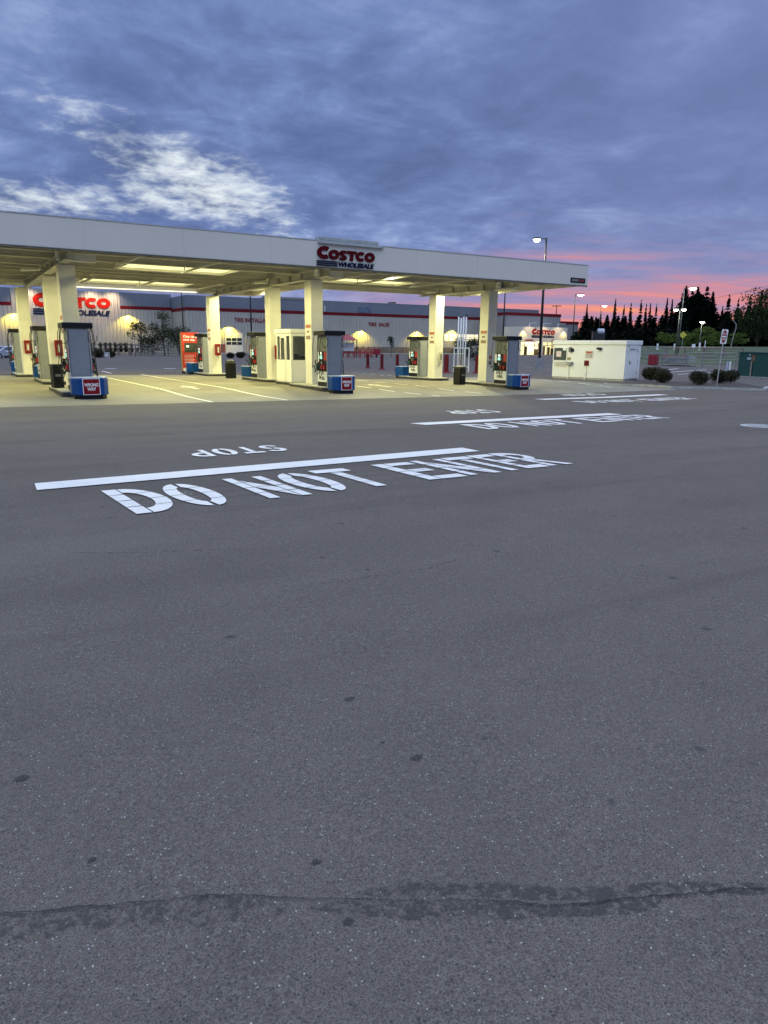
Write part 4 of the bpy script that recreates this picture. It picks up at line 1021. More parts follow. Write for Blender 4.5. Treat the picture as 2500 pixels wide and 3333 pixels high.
for i, (px, py, sc, lb) in enumerate(SH):
    x, y = gp(px, py); y += .15
    o = protos[i] if i < 2 else new_copy(protos[i % 2], (0, 0, 0))
    o.location = (x, y, -.16); o.rotation_euler = (0, 0, i * 1.3); o.scale = (sc * .92, sc * .92, sc * .86); o['label'] = lb
# ============================================================ SIGNS
x, y = gp(2333, 1264); d = sqrt(x * x + y * y)
t = thing('do_not_enter_sign', 'white and red DO NOT ENTER sign on a thin leaning post', 'road sign', (x, y, -.2), -atan2(x, y))
zt = hgt(2355, 1072, d) + .2; zb = hgt(2340, 1119, d) + .2; lean = .07
MB().tube([(-.02, 0, 0), (lean, 0, zt - .02)], .028, 8).build('post', ALU, t)
hh = (zt - zb); cz = (zt + zb) / 2; wd_ = .14
Mx = Matrix.Translation((lean * .93, -.035, cz)) @ Matrix.Rotation(radians(3.5), 4, 'Y')
def rrect(w2, h2, r, y0, y1):
    pts = []
    for cx_, cz_, a0 in ((w2 - r, h2 - r, 0), (-w2 + r, h2 - r, 90), (-w2 + r, -h2 + r, 180), (w2 - r, -h2 + r, 270)):
        for k in range(6): a = radians(a0 + 18 * k); pts.append((cx_ + r * cos(a), cz_ + r * sin(a)))
    o = MB(); n = len(pts); o.v = [(p_[0], y0, p_[1]) for p_ in pts] + [(p_[0], y1, p_[1]) for p_ in pts]
    o.f = [tuple(range(n)), tuple(range(2 * n - 1, n - 1, -1))] + [(k, (k + 1) % n, n + (k + 1) % n, n + k) for k in range(n)]
    return o
pnl = rrect(wd_, hh / 2, .05, 0, .006).xf(Mx).build('panel', LABELW, t)
def disc(r, y0, y1, sx=1.0, sz=1.0, n=32):
    o = MB(); o.v = [(r * sx * cos(2 * pi * k / n), y0, r * sz * sin(2 * pi * k / n)) for k in range(n)] + [(r * sx * cos(2 * pi * k / n), y1, r * sz * sin(2 * pi * k / n)) for k in range(n)]
    o.f = [tuple(range(n)), tuple(range(2 * n - 1, n - 1, -1))] + [(k, (k + 1) % n, n + (k + 1) % n, n + k) for k in range(n)]; return o
disc(1, -.004, -.001, wd_ * .80, hh * .44).xf(Mx).build('disc', mat('dne_red', (.30, .008, .015), .4, var=.05), pnl)
MB().box(-wd_ * .68, wd_ * .68, -.008, -.0045, -.035, .035).xf(Mx).build('bar', LABELW, pnl)
for s_, zz_, w2 in (('DO NOT', .09, .19), ('ENTER', -.17, .18)):
    text_mb(s_, w2, .085, .02, .003).xf(Mx @ face_matrix((-w2 / 2, -.0045, zz_), (1, 0, 0), (0, -1, 0))).build('lettering', LABELW, pnl)
# pair of short white posts behind it
x, y = gp(2365, 1246); t = thing('guide_post', 'pair of short white and blue posts in the shrub bed', 'post', (x, y, -.2), -.4)
MB().box(-.035, .035, -.02, .02, 0, .52).build('post', LABELW, t); MB().box(-.13, -.04, -.015, .015, .28, 1.12).build('panel', mat('post_blue_white', (.42, .45, .55), .4, var=.2, scale=4), t); MB().box(.04, .13, -.015, .015, .50, 1.12).build('panel', LABELW, t)
# green cabinet
x0, y0 = gp(2398, 1225); t = thing('utility_cabinet', 'dark green utility cabinet at the right edge, with a notice', 'utility cabinet', (x0, y0, -.2), atan2(gp(2500, 1231)[1] - y0, gp(2500, 1231)[0] - x0))
L_ = 3.6; hc = 1.70
GRN = mat('cabinet_green', (.010, .060, .048), .5, var=.08)
MB().box(0, L_, 0, 2.2, .0, hc - .12).build('body', GRN, t, bevel=.02)
MB().box(-.05, L_ + .05, -.05, 2.25, hc - .118, hc - .06).build('lid', mat('cabinet_lid', (.05, .12, .10), .5, var=.1), t, bevel=.015)
MB().box(-.12, L_ + .2, -.12, 2.4, -.1, .03).build('plinth', KERB, t)
o = MB(); o.box(.50 * 2.36 - .02, .50 * 2.36 + .02, -.012, -.001, .1, hc - .2); o.build('door_gap', BLACK, t)
o = MB(); o.box(1.02, 1.12, -.03, -.001, .05, hc - .65); o.build('locking_bar', mat('bar_bronze', (.28, .22, .16), .5), t)
MB().box(1.05, 1.30, -.02, -.001, 1.05, 1.45).build('latch_plate', mat('latch_brown', (.16, .09, .04), .5, var=.2), t)
CN_ = mat('cab_notice', (.38, .42, .44), .5, var=.25, scale=12); MB().box(.66, .98, -.012, -.001, 1.12, 1.28).build('notice', CN_, t); MB().box(.80, .92, -.012, -.001, 1.40, 1.48).build('notice', CN_, t)

# ============================================================ GENERIC LOT THINGS
def to3(pq, z=0.0): return (pq[0], pq[1], z)
# lamp posts ------------------------------------------------------
def lamp_post(px, d, top_py, label, head=True, lit=True, arm=-.9, r=.085, base=True, head_sz=.32, energy=120, double=False, pxtop=None, mt=None):
    x, y = pol(px, d); z1 = hgt(pxtop or px, top_py, d); t = thing('lamp_post', label, 'lamp post', (x, y, -.21), -atan2(x, y), 'lamp posts in the car park')
    H__ = z1 + .21; z0 = 0
    if base: MB().tube([(0, 0, 0), (0, 0, .95)], .30, 16).build('footing', mat('footing_concrete', (.26, .27, .28), .8, var=.12), t); z0 = .95
    lean = 0.0
    MB().tube([(0, 0, z0), (0, 0, H__)], r, 10, r * .62).build('pole', mt or DSTEEL, t, smooth=True)
    if head:
        for s in ((1, -1) if double else (1,)):
            ax = arm * s
            MB().box(min(0, ax), max(0, ax), -.03, .03, H__ - .10, H__ - .04).build('arm', mt or DSTEEL, t)
            hb = MB(); hb.box(ax - head_sz * 1.1, ax + head_sz * 1.1, -head_sz, head_sz, H__ - .12, H__ + .02); ho = hb.build('head', mt or DSTEEL, t)
            le = MB(); hs = head_sz * 1.15; n = 12
            for ring in range(3):
                pass
            le.tube([(ax, 0, H__ - .125), (ax, 0, H__ - .22), (ax, 0, H__ - .32)], hs, 14, hs * .35)
            le.build('lens', mat('lit_lens' if lit else 'unlit_lens', (.8, .8, .75), .3, emit=(1, .95, .78) if lit else None, estr=30.0), ho, smooth=True)
            if lit and energy: lamp('SPOT', 'post_lamp', (ax, 0, H__ - .5), energy * .45, (1, .93, .78), .1, (0, 0, 0), 100, .6, t)
    return t
lamp_post(1758, 62.6, 774, 'tall dark lamp post with one lit head rising behind the canopy end', pxtop=1784, arm=-.75, energy=900, head_sz=.26, r=.13)
lamp_post(1862, 118, 957, 'grey lamp post with one lit head above the shed window', arm=.75, energy=300, head_sz=.45, r=.10, pxtop=1882)
lamp_post(1946, 185, 994, 'small distant lamp post with a lit head above the shed roof', arm=.8, energy=200, head_sz=.5, base=False)
lamp_post(2208, 100, 936, 'tallest lamp post in front of the pines, head lit white', arm=1.0, energy=200, head_sz=.40, pxtop=2226, mt=GREYD, r=.10)
lamp_post(2201, 96, 1004, 'two headed lit lamp post just left of the tallest one', arm=.45, energy=200, double=True, head_sz=.25, mt=GREYD, pxtop=2208, r=.07)
lamp_post(2276, 118, 1046, 'low lamp post with one white head in front of the dark wood', arm=.05, energy=200, head_sz=.30, mt=GREYD, base=False, r=.06)
lamp_post(600, 158, 900, 'thin dark lamp post left of the red display, top hidden by the canopy', lit=False, energy=0, head=False, r=.14)
lamp_post(820, 106, 860, 'thin dark lamp post behind the attendant booth, top hidden by the canopy', lit=False, energy=0, head=False, r=.13)
lamp_post(1636, 110, 880, 'thin dark lamp post right of the nearest right column', lit=False, energy=0, head=False, r=.13)
# bare wooden pole and T pole
x, y = pol(2376, 122); t = thing('utility_pole', 'pale bare bent pole in front of the dark trees', 'pole', (x, y, 1.0), -atan2(x, y))
MB().tube([(0, 0, 0), (.25, 0, 2.2), (.50, 0, 3.6), (.50, 0, 4.2), (-.1, 0, 5.0)], .10, 8, .06).build('pole', mat('pale_pole', (.22, .20, .17), .7), t)
x, y = pol(1804, 210); zt = hgt(1804, 993, 210); t = thing('utility_pole', 'thin T shaped utility pole above the store entrance roof', 'pole', (x, y, 0), -atan2(x, y))
MB().tube([(0, 0, 0), (0, 0, zt)], .16, 8, .1).build('pole', DSTEEL, t); MB().box(-1.3, 1.3, -.08, .08, zt - .35, zt - .15).build('crossarm', DSTEEL, t)
# red bollards ----------------------------------------------------
def bollard(x, y, label, h=1.1, r=.085):
    t = thing('bollard', label, 'bollard', (x, y, gz(x, y)), 0, 'red bollards')
    MB().tube([(0, 0, .06), (0, 0, h - .03), (0, 0, h)], r, 14, r * .95).build('post', REDB, t, smooth=False)
    MB().tube([(0, 0, 0), (0, 0, .07), (0, 0, .14)], r * 2.2, 14, r * 1.1).build('base', REDB, t)
    MB().tube([(0, 0, h + .001), (0, 0, h + .05)], r * .9, 14, r * .4).build('cap', BLACK, t); return t
for px, py, lb in ((1197, 1199, 'leftmost of three free standing red bollards behind the forecourt'), (1243, 1203, 'middle of three free standing red bollards behind the forecourt'), (1293, 1205, 'rightmost of three free standing red bollards behind the forecourt')):
    q = gp(px, py); bollard(q[0], q[1], lb, 1.18, .13)
for px, py, lb in ((1452, 1214, 'thick red bollard left of the white vent pipes'), (1493, 1206, 'thick red bollard behind the white vent pipes'), (1553, 1216, 'thick red bollard partly hidden by the right column')):
    q = gp(px, py); bollard(q[0], q[1], lb, 1.25, .17)
# tank vent pipes
q = gp(1500, 1212); x, y = q; d = sqrt(x * x + y * y); t = thing('vent_pipes', 'rack of tall white tank vent pipes behind the right columns', 'vent pipes', (x, y, -.2), -atan2(x, y))
def lx(px): return (px - 1500) / 2290 * d * .99 + 0.0
for px, top in ((1488, 1031), (1496, 1036), (1504, 1031), (1512, 1031)):
    MB().tube([(lx(px), 0, 0), (lx(px), 0, hgt(px, top, d) + .2)], .052, 8).build('pipe', WHITE, t, smooth=True)
o = MB(); z1 = hgt(1500, 1037, d) + .2; o.box(lx(1488), lx(1505), -.03, .03, z1, z1 + .05); z1 -= 3.0 * 0 ; z2 = hgt(1500, 1105, d) + .2; o.box(lx(1488), lx(1512), -.03, .03, z2, z2 + .05); o.build('crossbar', WHITE, t)
o = MB(); zr = hgt(1500, 1131, d) + .2
for px in (1477, 1490, 1510, 1524): o.tube([(lx(px), -.3, 0), (lx(px), -.3, zr)], .045, 8)
o.box(lx(1477), lx(1524), -.34, -.26, zr - .08, zr); zl = hgt(1500, 1150, d) + .2; o.box(lx(1477), lx(1510), -.33, -.27, zl - .05, zl); o.box(lx(1477), lx(1524), -.33, -.27, .35, .41)
o.build('guard_rail', WHITE, t)
o = MB(); o.box(lx(1511), lx(1515), -.05, .05, hgt(1512, 1031, d) + .2, hgt(1512, 1026, d) + .28); o.build('vent_cap', BLACK, t)
# rails / cart corrals --------------------------------------------
def rail_fence(a, b, h, n_rail, n_post, label, mt, grp='cart corral rails', r=.035, z=-.21):
    a = Vector(a); b = Vector(b); d = b - a; t = thing('cart_corral', label, 'cart corral', (a.x, a.y, z), atan2(d.y, d.x), grp); L_ = d.length
    for k in range(n_rail):
        zz_ = h * (.30 + .70 * k / (n_rail - 1)); MB().tube([(0, 0, zz_), (L_, 0, zz_)], r, 6).build('rail', mt, t)
    for k in range(n_post):
        xx = L_ * k / (n_post - 1); MB().tube([(xx, 0, 0), (xx, 0, h + .02)], r * 1.3, 8).build('post', mt, t)
    return t
GALV2 = mat('rail_pale', (.24, .235, .22), .5, .2, var=.12)
a = pol(2240, 80); b = pol(2402, 80); rail_fence(a, b, 1.42, 4, 4, 'long pale cart corral rail left of the green cabinet', GALV2, r=.05)
a = pol(2085, 86); b = pol(2240, 80); rail_fence(a, b, 1.25, 3, 3, 'pale cart corral rail behind the shed corner', GALV2, r=.05)
a = pol(2110, 92); b = pol(2166, 88); rail_fence(a, b, 2.0, 3, 2, 'higher pale rail behind the red bin', GALV2, r=.05)
a = pol(2170, 100); b = pol(2420, 100); rail_fence(a, b, 1.9, 2, 5, 'farthest pale rail with reddish board along the bank', mat('rail_red_pale', (.20, .12, .11), .6, var=.2), r=.08)
a = pol(440, 118); b = pol(600, 118); rail_fence(a, b, 1.65, 4, 4, 'dark rail fence left of the red display', mat('rail_dark', (.12, .12, .12), .5, .3, var=.1), r=.06)
a = pol(300, 135); b = pol(470, 128); rail_fence(a, b, 1.75, 3, 5, 'dark rail fence behind the plant stands', MATS['rail_dark'], r=.06)
# shopping carts in the corral
def make_cart():
    t = thing('shopping_cart', '', 'shopping cart', group='shopping carts in the corral')
    o = MB()
    for k in range(9):
        s = k / 8; o.tube([(-.28, -.4 + .8 * s, .45), (-.30, -.45 + .9 * s, .95)], .012, 4); o.tube([(.28, -.4 + .8 * s, .45), (.30, -.45 + .9 * s, .95)], .012, 4); o.tube([(-.28, -.4 + .8 * s, .45), (.28, -.4 + .8 * s, .45)], .012, 4)
    for z in (.45, .6, .75, .95): o.tube([(-.29, -.42, z), (-.29, .42, z), (.29, .42, z), (.29, -.42, z), (-.29, -.42, z)], .014, 4)
    o.build('basket', ALU, t)
    o = MB(); o.tube([(-.26, -.42, .12), (-.26, .4, .12), (-.26, .45, .5)], .018, 5); o.tube([(.26, -.42, .12), (.26, .4, .12), (.26, .45, .5)], .018, 5); o.build('frame', ALU, t)
    MB().tube([(-.30, .50, 1.02), (.30, .50, 1.02)], .03, 8).build('handle', mat('cart_red', (.40, .03, .03), .5), t)
    for sx in (-.26, .26):
        for sy in (-.38, .36): MB().tube([(sx - .02, sy, .06), (sx + .02, sy, .06)], .06, 10).build('wheel', BLACK, t)
    return t
c0 = make_cart()
for i in range(10):
    x, y = pol(2178 + i * 8.5, 82.5)
    lb = 'grey shopping cart nested in the row behind the long pale rail'
    o = c0 if i == 0 else new_copy(c0, (0, 0, 0))
    o.location = (x, y, -.21); o.rotation_euler = (0, 0, 1.1); o['label'] = lb
x, y = pol(2131, 84); t = thing('red_bin', 'bright red bin right of the shed beside the pale rails', 'bin', (x, y, -.21), .3)
MB().prism([(-.55, -.4), (.55, -.4), (.55, .4), (-.55, .4)], .05, 1.12).build('body', mat('bin_red', (.26, .008, .02), .5, var=.06), t, bevel=.06); MB().box(-.5, .5, -.36, .36, 1.121, 1.16).build('lid', BLACK, t)
# barrier of red rails in front of the tire shop
RR = mat('barrier_red', (.42, .06, .05), .5, var=.1)
rb = thing('red_barrier', 'row of red barrier hoops in front of the tire shop wall', 'barrier', (*pol(1118, 118), -.21), -.35)
for k in range(6):
    o = MB(); x = k * .95; o.tube([(x, 0, 0), (x, 0, 1.25), (x + .12, 0, 1.4), (x + .55, 0, 1.4), (x + .67, 0, 1.25), (x + .67, 0, 0)], .10, 8); o.build('hoop', RR, rb)
    MB().tube([(x + .3, 0, 1.45), (x + .42, 0, 1.75)], .06, 6).build('lamp', BLACK, rb)
MB().box(0, 5.4, -.05, .05, .6, .95).build('board', RR, rb)
x, y = pol(1226, 118); t = thing('red_box', 'small red box standing on the lot before the brown wall', 'box', (x, y, -.2)); MB().prism([(-.55, -.3), (.55, -.3), (.4, .3), (-.4, .3)], .45, 1.35).build('body', mat('bin_red', (.26, .008, .02)), t); MB().box(-.1, .1, -.1, .1, 0, .45).build('leg', BLACK, t)
# kiosk with red hip roof
x, y = pol(1128, 118); t = thing('cart_shelter', 'small white shelter with red hipped roof right of the middle pump', 'shelter', (x, y, -.21), -.3)
o = MB(); s_ = 1.65; o.v = [(-s_, -s_, 2.7), (s_, -s_, 2.7), (s_, s_, 2.7), (-s_, s_, 2.7), (-.3, 0, 3.65), (.3, 0, 3.65)]; o.f = [(0, 1, 5, 4), (1, 2, 5), (2, 3, 4, 5), (3, 0, 4), (0, 3, 2, 1)]; o.build('roof', mat('shelter_red', (.28, .035, .04), .6), t)
MB().box(-1.2, 1.2, -.2, 1.2, 1.0, 2.3).build('panel', LABELW, t)
for sx in (-1.4, 1.4):
    for sy in (-1.4, 1.4): MB().tube([(sx, sy, 0), (sx, sy, 2.7)], .07, 6).build('post', DSTEEL, t)
# ---------------------------------------------------------------- parked car (left edge)
def make_car(label, x, y, rz):
    t = thing('parked_car', label, 'car', (x, y, -.15), rz)
    prof = [(-2.3, .35), (-2.32, .65), (-2.15, .86), (-1.35, .95), (-.65, 1.38), (.1, 1.45), (.95, 1.40), (1.65, 1.02), (2.15, .92), (2.28, .7), (2.28, .35)]
    o = MB(); n = len(prof); hw = .86
    def wid(z): return hw if z < .95 else hw - (z - .95) * .42
    o.v = [(px_, -wid(pz), pz) for px_, pz in prof] + [(px_, wid(pz), pz) for px_, pz in prof]
    o.f = [tuple(range(n)), tuple(range(2 * n - 1, n - 1, -1))] + [(k, (k + 1) % n, n + (k + 1) % n, n + k) for k in range(n)]
    body = o.build('body', mat('car_silver', (.48, .52, .60), .25, .5, var=.02), t, bevel=.04)
    g = MB()
    for s in (-1, 1):
        g2 = [(-1.22, .97), (-.62, 1.32), (.08, 1.385), (.08, .97)]; g3 = [(.14, .97), (.14, 1.385), (.9, 1.34), (1.42, 1.0)]
        for gg in (g2, g3): g.poly([(a, s * (wid(b) + .012), b) for a, b in gg])
    g.poly([(-1.42, -.68, .965), (-.72, -.60, 1.36), (-.72, .60, 1.36), (-1.42, .68, .965)]); g.poly([(1.02, -.6, 1.39), (1.68, -.68, 1.03), (1.68, .68, 1.03), (1.02, .6, 1.39)])
    g.build('window', DGLASS, t)
    for wx in (-1.42, 1.38):
        for s in (-1, 1):
            ty = MB(); ty.tube([(wx, s * .68, .33), (wx, s * .89, .33)], .33, 20); tw = ty.build('wheel', BLACK, t)
            MB().tube([(wx, s * .891, .33), (wx, s * .90, .33)], .20, 14).build('rim', ALU, tw)
    for s in (-1, 1):
        MB().box(-2.34, -2.2, s * .66 - .16, s * .66 + .16, .66, .78).build('headlight', LABELW, t, bevel=.02)
        MB().box(2.2, 2.31, s * .66 - .14, s * .66 + .14, .74, .86).build('tail_light', PRED, t, bevel=.02)
        MB().box(-.98, -.8, s * .98 - .08, s * .98 + .08, .95, 1.08).build('mirror', MATS['car_silver'], t, bevel=.02)
    return t
x, y = pol(35, 92); make_car('silver car at the left edge behind the far left pump', x, y, .12)
x, y = pol(-18, 96); make_car('second silver car cut off by the left edge', x, y, .12)
# plant stands & pallets behind the left pump
PLM = foliage_mat('nursery_leaf', (.018, .030, .014), (.05, .06, .028), 2)
STM = mat('stand_timber', (.12, .09, .065), .8, var=.25)
def stand(px, d, w_, label, seed):
    rnd = random.Random(seed); x, y = pol(px, d); t = thing('plant_stand', label, 'plant stand', (x, y, -.21), -atan2(x, y), 'garden plant stands by the store')
    o = MB()
    for z in (.45, 1.1): o.box(-w_ / 2, w_ / 2, -.5, .5, z, z + .08)
    for sx in (-1, 1):
        for sy in (-1, 1): o.box(sx * (w_ / 2 - .05) - .05, sx * (w_ / 2 - .05) + .05, sy * .45 - .05, sy * .45 + .05, 0, 1.1)
    o.build('rack', STM, t)
    for k in range(int(w_ / .8)):
        cx_ = -w_ / 2 + .4 + k * .8
        for z, s_ in ((.53, .26), (1.18, .42)):
            if rnd.random() < .85:
                l = MB(); l.keep = True; leaf_cloud(l, rnd, (cx_, 0, z + .22 + s_ * .6), (.36, .36, s_), 130, .09); pot = MB().tube([(cx_, 0, z), (cx_, 0, z + .22)], .13, 8, .17)
                pt = pot.build('pot', REDB if rnd.random() < .3 else BLACK, t); l.build('plant', PLM, pt)
    return t
for i, (px, d, w_) in enumerate(((322, 130, 3.4), (352, 134, 3.2), (385, 130, 3.4), (420, 133, 3.2), (452, 130, 3.0), (95, 130, 5.0))):
    stand(px, d, w_, ('dark plant stand closest to the nearest left pump', 'second plant stand right of the nearest left pump', 'third plant stand right of the nearest left pump', 'fourth plant stand right of the nearest left pump', 'rightmost plant stand under the small sparse tree', 'plant stand behind the second left column')[i], 40 + i)
x, y = gp(336, 1164); t = thing('kerb_sign', 'low pale block between two round shrubs on the lot', 'low block', (x, y, -.2), -.2); MB().box(-.85, .85, -.25, .25, .0, .75).build('block', KERB, t, bevel=.03); MB().box(-.6, .6, -.262, -.251, .25, .5).build('plate', LABELW, t)
def low_shrub(px, py, sc, label, seed):
    x, y = gp(px, py); o = new_copy(protos[seed % 2], (x, y, gz(x, y) - .02), seed * 1.7, label); o.scale = (sc, sc, sc * .9); o['group'] = 'low round shrubs out on the lot'; return o
low_shrub(322, 1164, 1.5, 'low dark shrub left of the pale block on the lot', 1); low_shrub(358, 1164, 1.4, 'low dark shrub right of the pale block on the lot', 2)
low_shrub(750, 1166, 1.1, 'low dark shrub on the lot in front of the garage door, left one', 3); low_shrub(784, 1166, 1.3, 'low dark shrub on the lot in front of the garage door, right one', 4)
low_shrub(25, 1160, 1.6, 'low dark shrub in front of the silver cars', 5)

# ============================================================ WAREHOUSE
SW_ = rib_mat('siding_white', (.44, .41, .345), .75, 1.0); SU_ = rib_mat('siding_upper', (.155, .175, .205), .75, .35); SE_ = mat('store_smooth', (.25, .235, .23), .6, var=.04, scale=.2)
WAIN = mat('block_brown', (.15, .115, .085), .8, var=.12, scale=.6)
st = thing('warehouse_store', 'long warehouse store with ribbed pale walls and a red stripe', 'store', (0, 0, 0))
def wall(x0, x1, y, y1, z0, z1, nm, m_): return MB().box(x0, x1, y, y1, z0, z1).build(nm, m_, st)
YA, YC, YE = 161.0, 150.0, 140.0
wall(-60, 43.3, YA, YA + 30, -.4, 8.84, 'lower_wall', SW_); wall(-60, 43.3, YA + .06, YA + 30, 9.48, 12.2, 'upper_wall', SU_)
wall(43.3, 128, YC, YC + 41, -.4, 8.48, 'lower_wall', SW_); wall(43.3, 141, YC + .06, YC + 41, 9.15, 11.55, 'upper_wall', SU_)
wall(43.24, 128, YC - .05, YC + 40, 8.481, 9.149, 'red_stripe', STRIPE); 
wall(-60, 12.0, YA - .05, YA + 30, 8.841, 9.479, 'red_stripe', STRIPE); wall(32.5, 43.2, YA - .05, YA + 30, 8.841, 9.479, 'red_stripe', STRIPE)
wall(12.0, 32.5, YA - .03, YA + .5, 6.6, 12.2, 'sign_panel', SW_)
wall(60, 70.0, YC - .06, YC + .1, 11.56, 12.0, 'parapet_step', SE_); wall(60, 141, YC, YC + 40, 11.555, 11.66, 'coping', MATS['flashing'])
wall(71.5, 114, YC - .10, YC, -.4, 1.41, 'wainscot', WAIN)
wall(43.5, 121, YC - 4.0, YC - .11, -.40, -.06, 'pavement_step', KERB)
for x in (63.0, 66.5, 97.5, 110.0):
    MB().box(x - .6, x + .6, YC + 6, YC + 8, 11.5, 12.1 + (x % 3) * .2).build('roof_unit', DSTEEL, st)
for x in (60.5, 75.0): MB().tube([(x, YC - .3, 9.2), (x, YC - .3, 10.4)], .10, 6).build('flag_post', LABELW, st)
MB().box(83.8, 87.3, YC - .05, YC + .05, 9.35, 10.5).build('dim_panel', mat('dim_panel', (.10, .14, .20), .5, var=.3, scale=2.5), st)
# entrance block
wall(120.8, 139.3, YE, YE + 45, -.4, 9.45, 'entrance_wall', SE_); wall(120.7, 139.4, YE - .1, YE + 45, 9.46, 10.15, 'red_cap', STRIPE)
wall(139.41, 147.0, YE + 1, YE + 45, -.4, 7.75, 'entrance_wall', SE_); wall(139.41, 147.1, YE + .9, YE + 45, 7.76, 8.45, 'red_cap', STRIPE)
wall(147.11, 162, YE + 6, YE + 40, -.4, 5.2, 'side_wing', mat('wing_grey', (.14, .13, .12), .7)); 
# lit sign canopy over the doors
EC = mat('entrance_cream', (.66, .60, .48), .55, var=.03, scale=.3)
wall(119.6, 136.0, 134.0, 139.9, 2.95, 6.55, 'entrance_canopy', EC); wall(119.6, 120.6, 134.0, 139.9, -.3, 2.949, 'entrance_pier', EC); wall(135.0, 136.0, 134.0, 139.9, -.3, 2.949, 'entrance_pier', EC); wall(127.2, 127.9, 134.0, 134.7, -.3, 2.949, 'entrance_pier', EC)
gl_ = MAT_IN = mat('lit_interior', (.8, .75, .55), .6, var=.3, scale=.5, emit=(1.0, .86, .45), estr=1.1)
wall(120.61, 134.99, 138.5, 138.6, -.2, 2.94, 'lit_doorway', gl_)
dd = MB()
for x in (121.6, 123.0, 124.2, 125.6, 129.0, 130.3, 131.8, 133.4): dd.box(x - .06, x + .06, 138.2, 138.3, -.2, 2.94)
dd.box(120.7, 134.9, 138.2, 138.3, 2.1, 2.22); dd.build('door_frame', DSTEEL, st)
for x, w_, h in ((122.3, .5, 1.6), (124.9, .35, 1.9), (128.5, .8, 1.2), (130.9, .5, 2.0), (132.7, .3, 1.7), (133.9, .5, 1.4)): MB().box(x - w_ / 2, x + w_ / 2, 136.6, 137.2, -.2, h).build('door_display', mat('entr_dark', (.06, .04, .03), .7, var=.4), st)
sg2 = thing('entrance_sign', 'small lit red wholesale name lettering above the store entrance', 'sign')
store_sign(sg2, 123.9, 7.7, 4.75, 133.97, LOGOW, NAVY, .06)
text_mb('ENTRANCE', 2.6, .42, .02, .04).xf(face_matrix((121.9, 133.97, 3.15), (1, 0, 0), (0, -1, 0))).build('lettering', MATS['store_logo_red'], sg2)
text_mb('EXIT', 1.2, .42, .02, .04).xf(face_matrix((130.7, 133.97, 3.15), (1, 0, 0), (0, -1, 0))).build('lettering', MATS['store_logo_red'], sg2)
# side window strip, lit
wall(109.0, 120.0, YC - .04, YC + .1, 3.1, 4.75, 'lit_window', gl_)
mu = MB()
for k in range(9): mu.box(109 + k * 1.37 - .05, 109 + k * 1.37 + .05, YC - .10, YC - .045, 3.1, 4.75)
mu.box(109, 120, YC - .10, YC - .045, 4.0, 4.08); mu.build('window_frame', DSTEEL, st)
# tire shop doors
DRW = mat('garage_white', (.50, .50, .49), .5, var=.04)
for x in (44.9, 51.3, 57.7, 64.0):
    o = MB(); o.box(x - .12, x + 4.1, YC - .06, YC - .001, -.3, 4.35); fo = o.build('garage_frame', SE_, st)
    o = MB(); o.box(x, x + 3.95, YC - .10, YC - .061, -.25, 4.2); d_ = o.build('garage_door', DRW, fo)
    for k in range(3):
        for z in (1.65, 2.45): MB().box(x + .25 + k * 1.2, x + 1.3 + k * 1.2, YC - .13, YC - .101, z, z + .6).build('pane', DGLASS, d_)
    MB().box(x - .9, x - .13, YC - .45, YC - .02, -.3, 1.75).build('brick_pier', mat('brick_red', (.20, .055, .04), .8, var=.15), st)
tl = thing('wall_lettering', 'red TIRE INSTALLATION lettering on the store wall', 'sign', group='lettering on the store wall')
TRED = mat('wall_letter_red', (.22, .012, .016), .5)
text_mb('TIRE INSTALLATION', 9.7, .88, .03, .06).xf(face_matrix((53.5, YC - .01, 6.4), (1, 0, 0), (0, -1, 0))).build('lettering', TRED, tl)
tl = thing('wall_lettering', 'dark red TIRE SALES lettering on the store wall', 'sign', group='lettering on the store wall')
text_mb('TIRE  SALES', 5.9, .86, .03, .06).xf(face_matrix((86.6, YC - .01, 6.25), (1, 0, 0), (0, -1, 0))).build('lettering', TRED, tl)
bs = thing('store_sign', 'huge red wholesale name lettering on the store wall behind the left columns', 'sign')
store_sign(bs, 15.8, 14.7, 8.75, YA - .04, LOGOW, NAVY, .12)
# floods washing the big sign, on arms above the parapet
for x in (15.0, 21.0, 27.0, 31.0):
    o = MB(); o.tube([(x, YA + .2, 12.2), (x, YA - .6, 12.9), (x, YA - 2.4, 12.9)], .05, 6); a_ = o.build('sign_flood', DSTEEL, st); MB().box(x - .25, x + .25, YA - 2.7, YA - 2.3, 12.75, 12.95).build('flood_head', WHITE, a_)
    lamp('SPOT', 'sign_flood_lamp', (x, YA - 2.5, 12.6), 1700, (1, .74, .50), .1, (radians(-24) * -1, 0, 0), 120, .9, st)
# wall packs: yellow scallops
for x, y, z, e in ((12.2, YA, 7.05, 1), (33.9, YA, 7.25, 1), (52.2, YC, 5.1, 1), (70.3, YC, 5.0, 1), (84.55, YC, 4.85, 1), (100.5, YC, 4.9, 1), (111.3, YC, 5.45, .8)):
    o = MB(); o.box(x - .32, x + .32, y - .34, y - .02, z - .12, z + .16); ho = o.build('wall_pack', mat('pack_yellow', (.75, .68, .3), .4, emit=(1, .88, .3), estr=1.3), st)
    lamp('SPOT', 'wall_pack_lamp', (x, y - 1.0, z - .1), 1300 * e, (1.0, .78, .08), .15, (radians(40), 0, 0), 140, .35, st)
for x in (119.9, 135.9): lamp('SPOT', 'entrance_side_lamp', (x + (1.2 if x < 130 else -1.2), 133.5, 5.6), 260, (1, .85, .25), .1, (radians(20), 0, 0), 120, .6, st)
for x in (123, 127.8, 132.6): lamp('SPOT', 'entrance_flood', (x, 131.5, 7.3), 420, (1, .80, .52), .1, (radians(38), 0, 0), 110, .8, st)
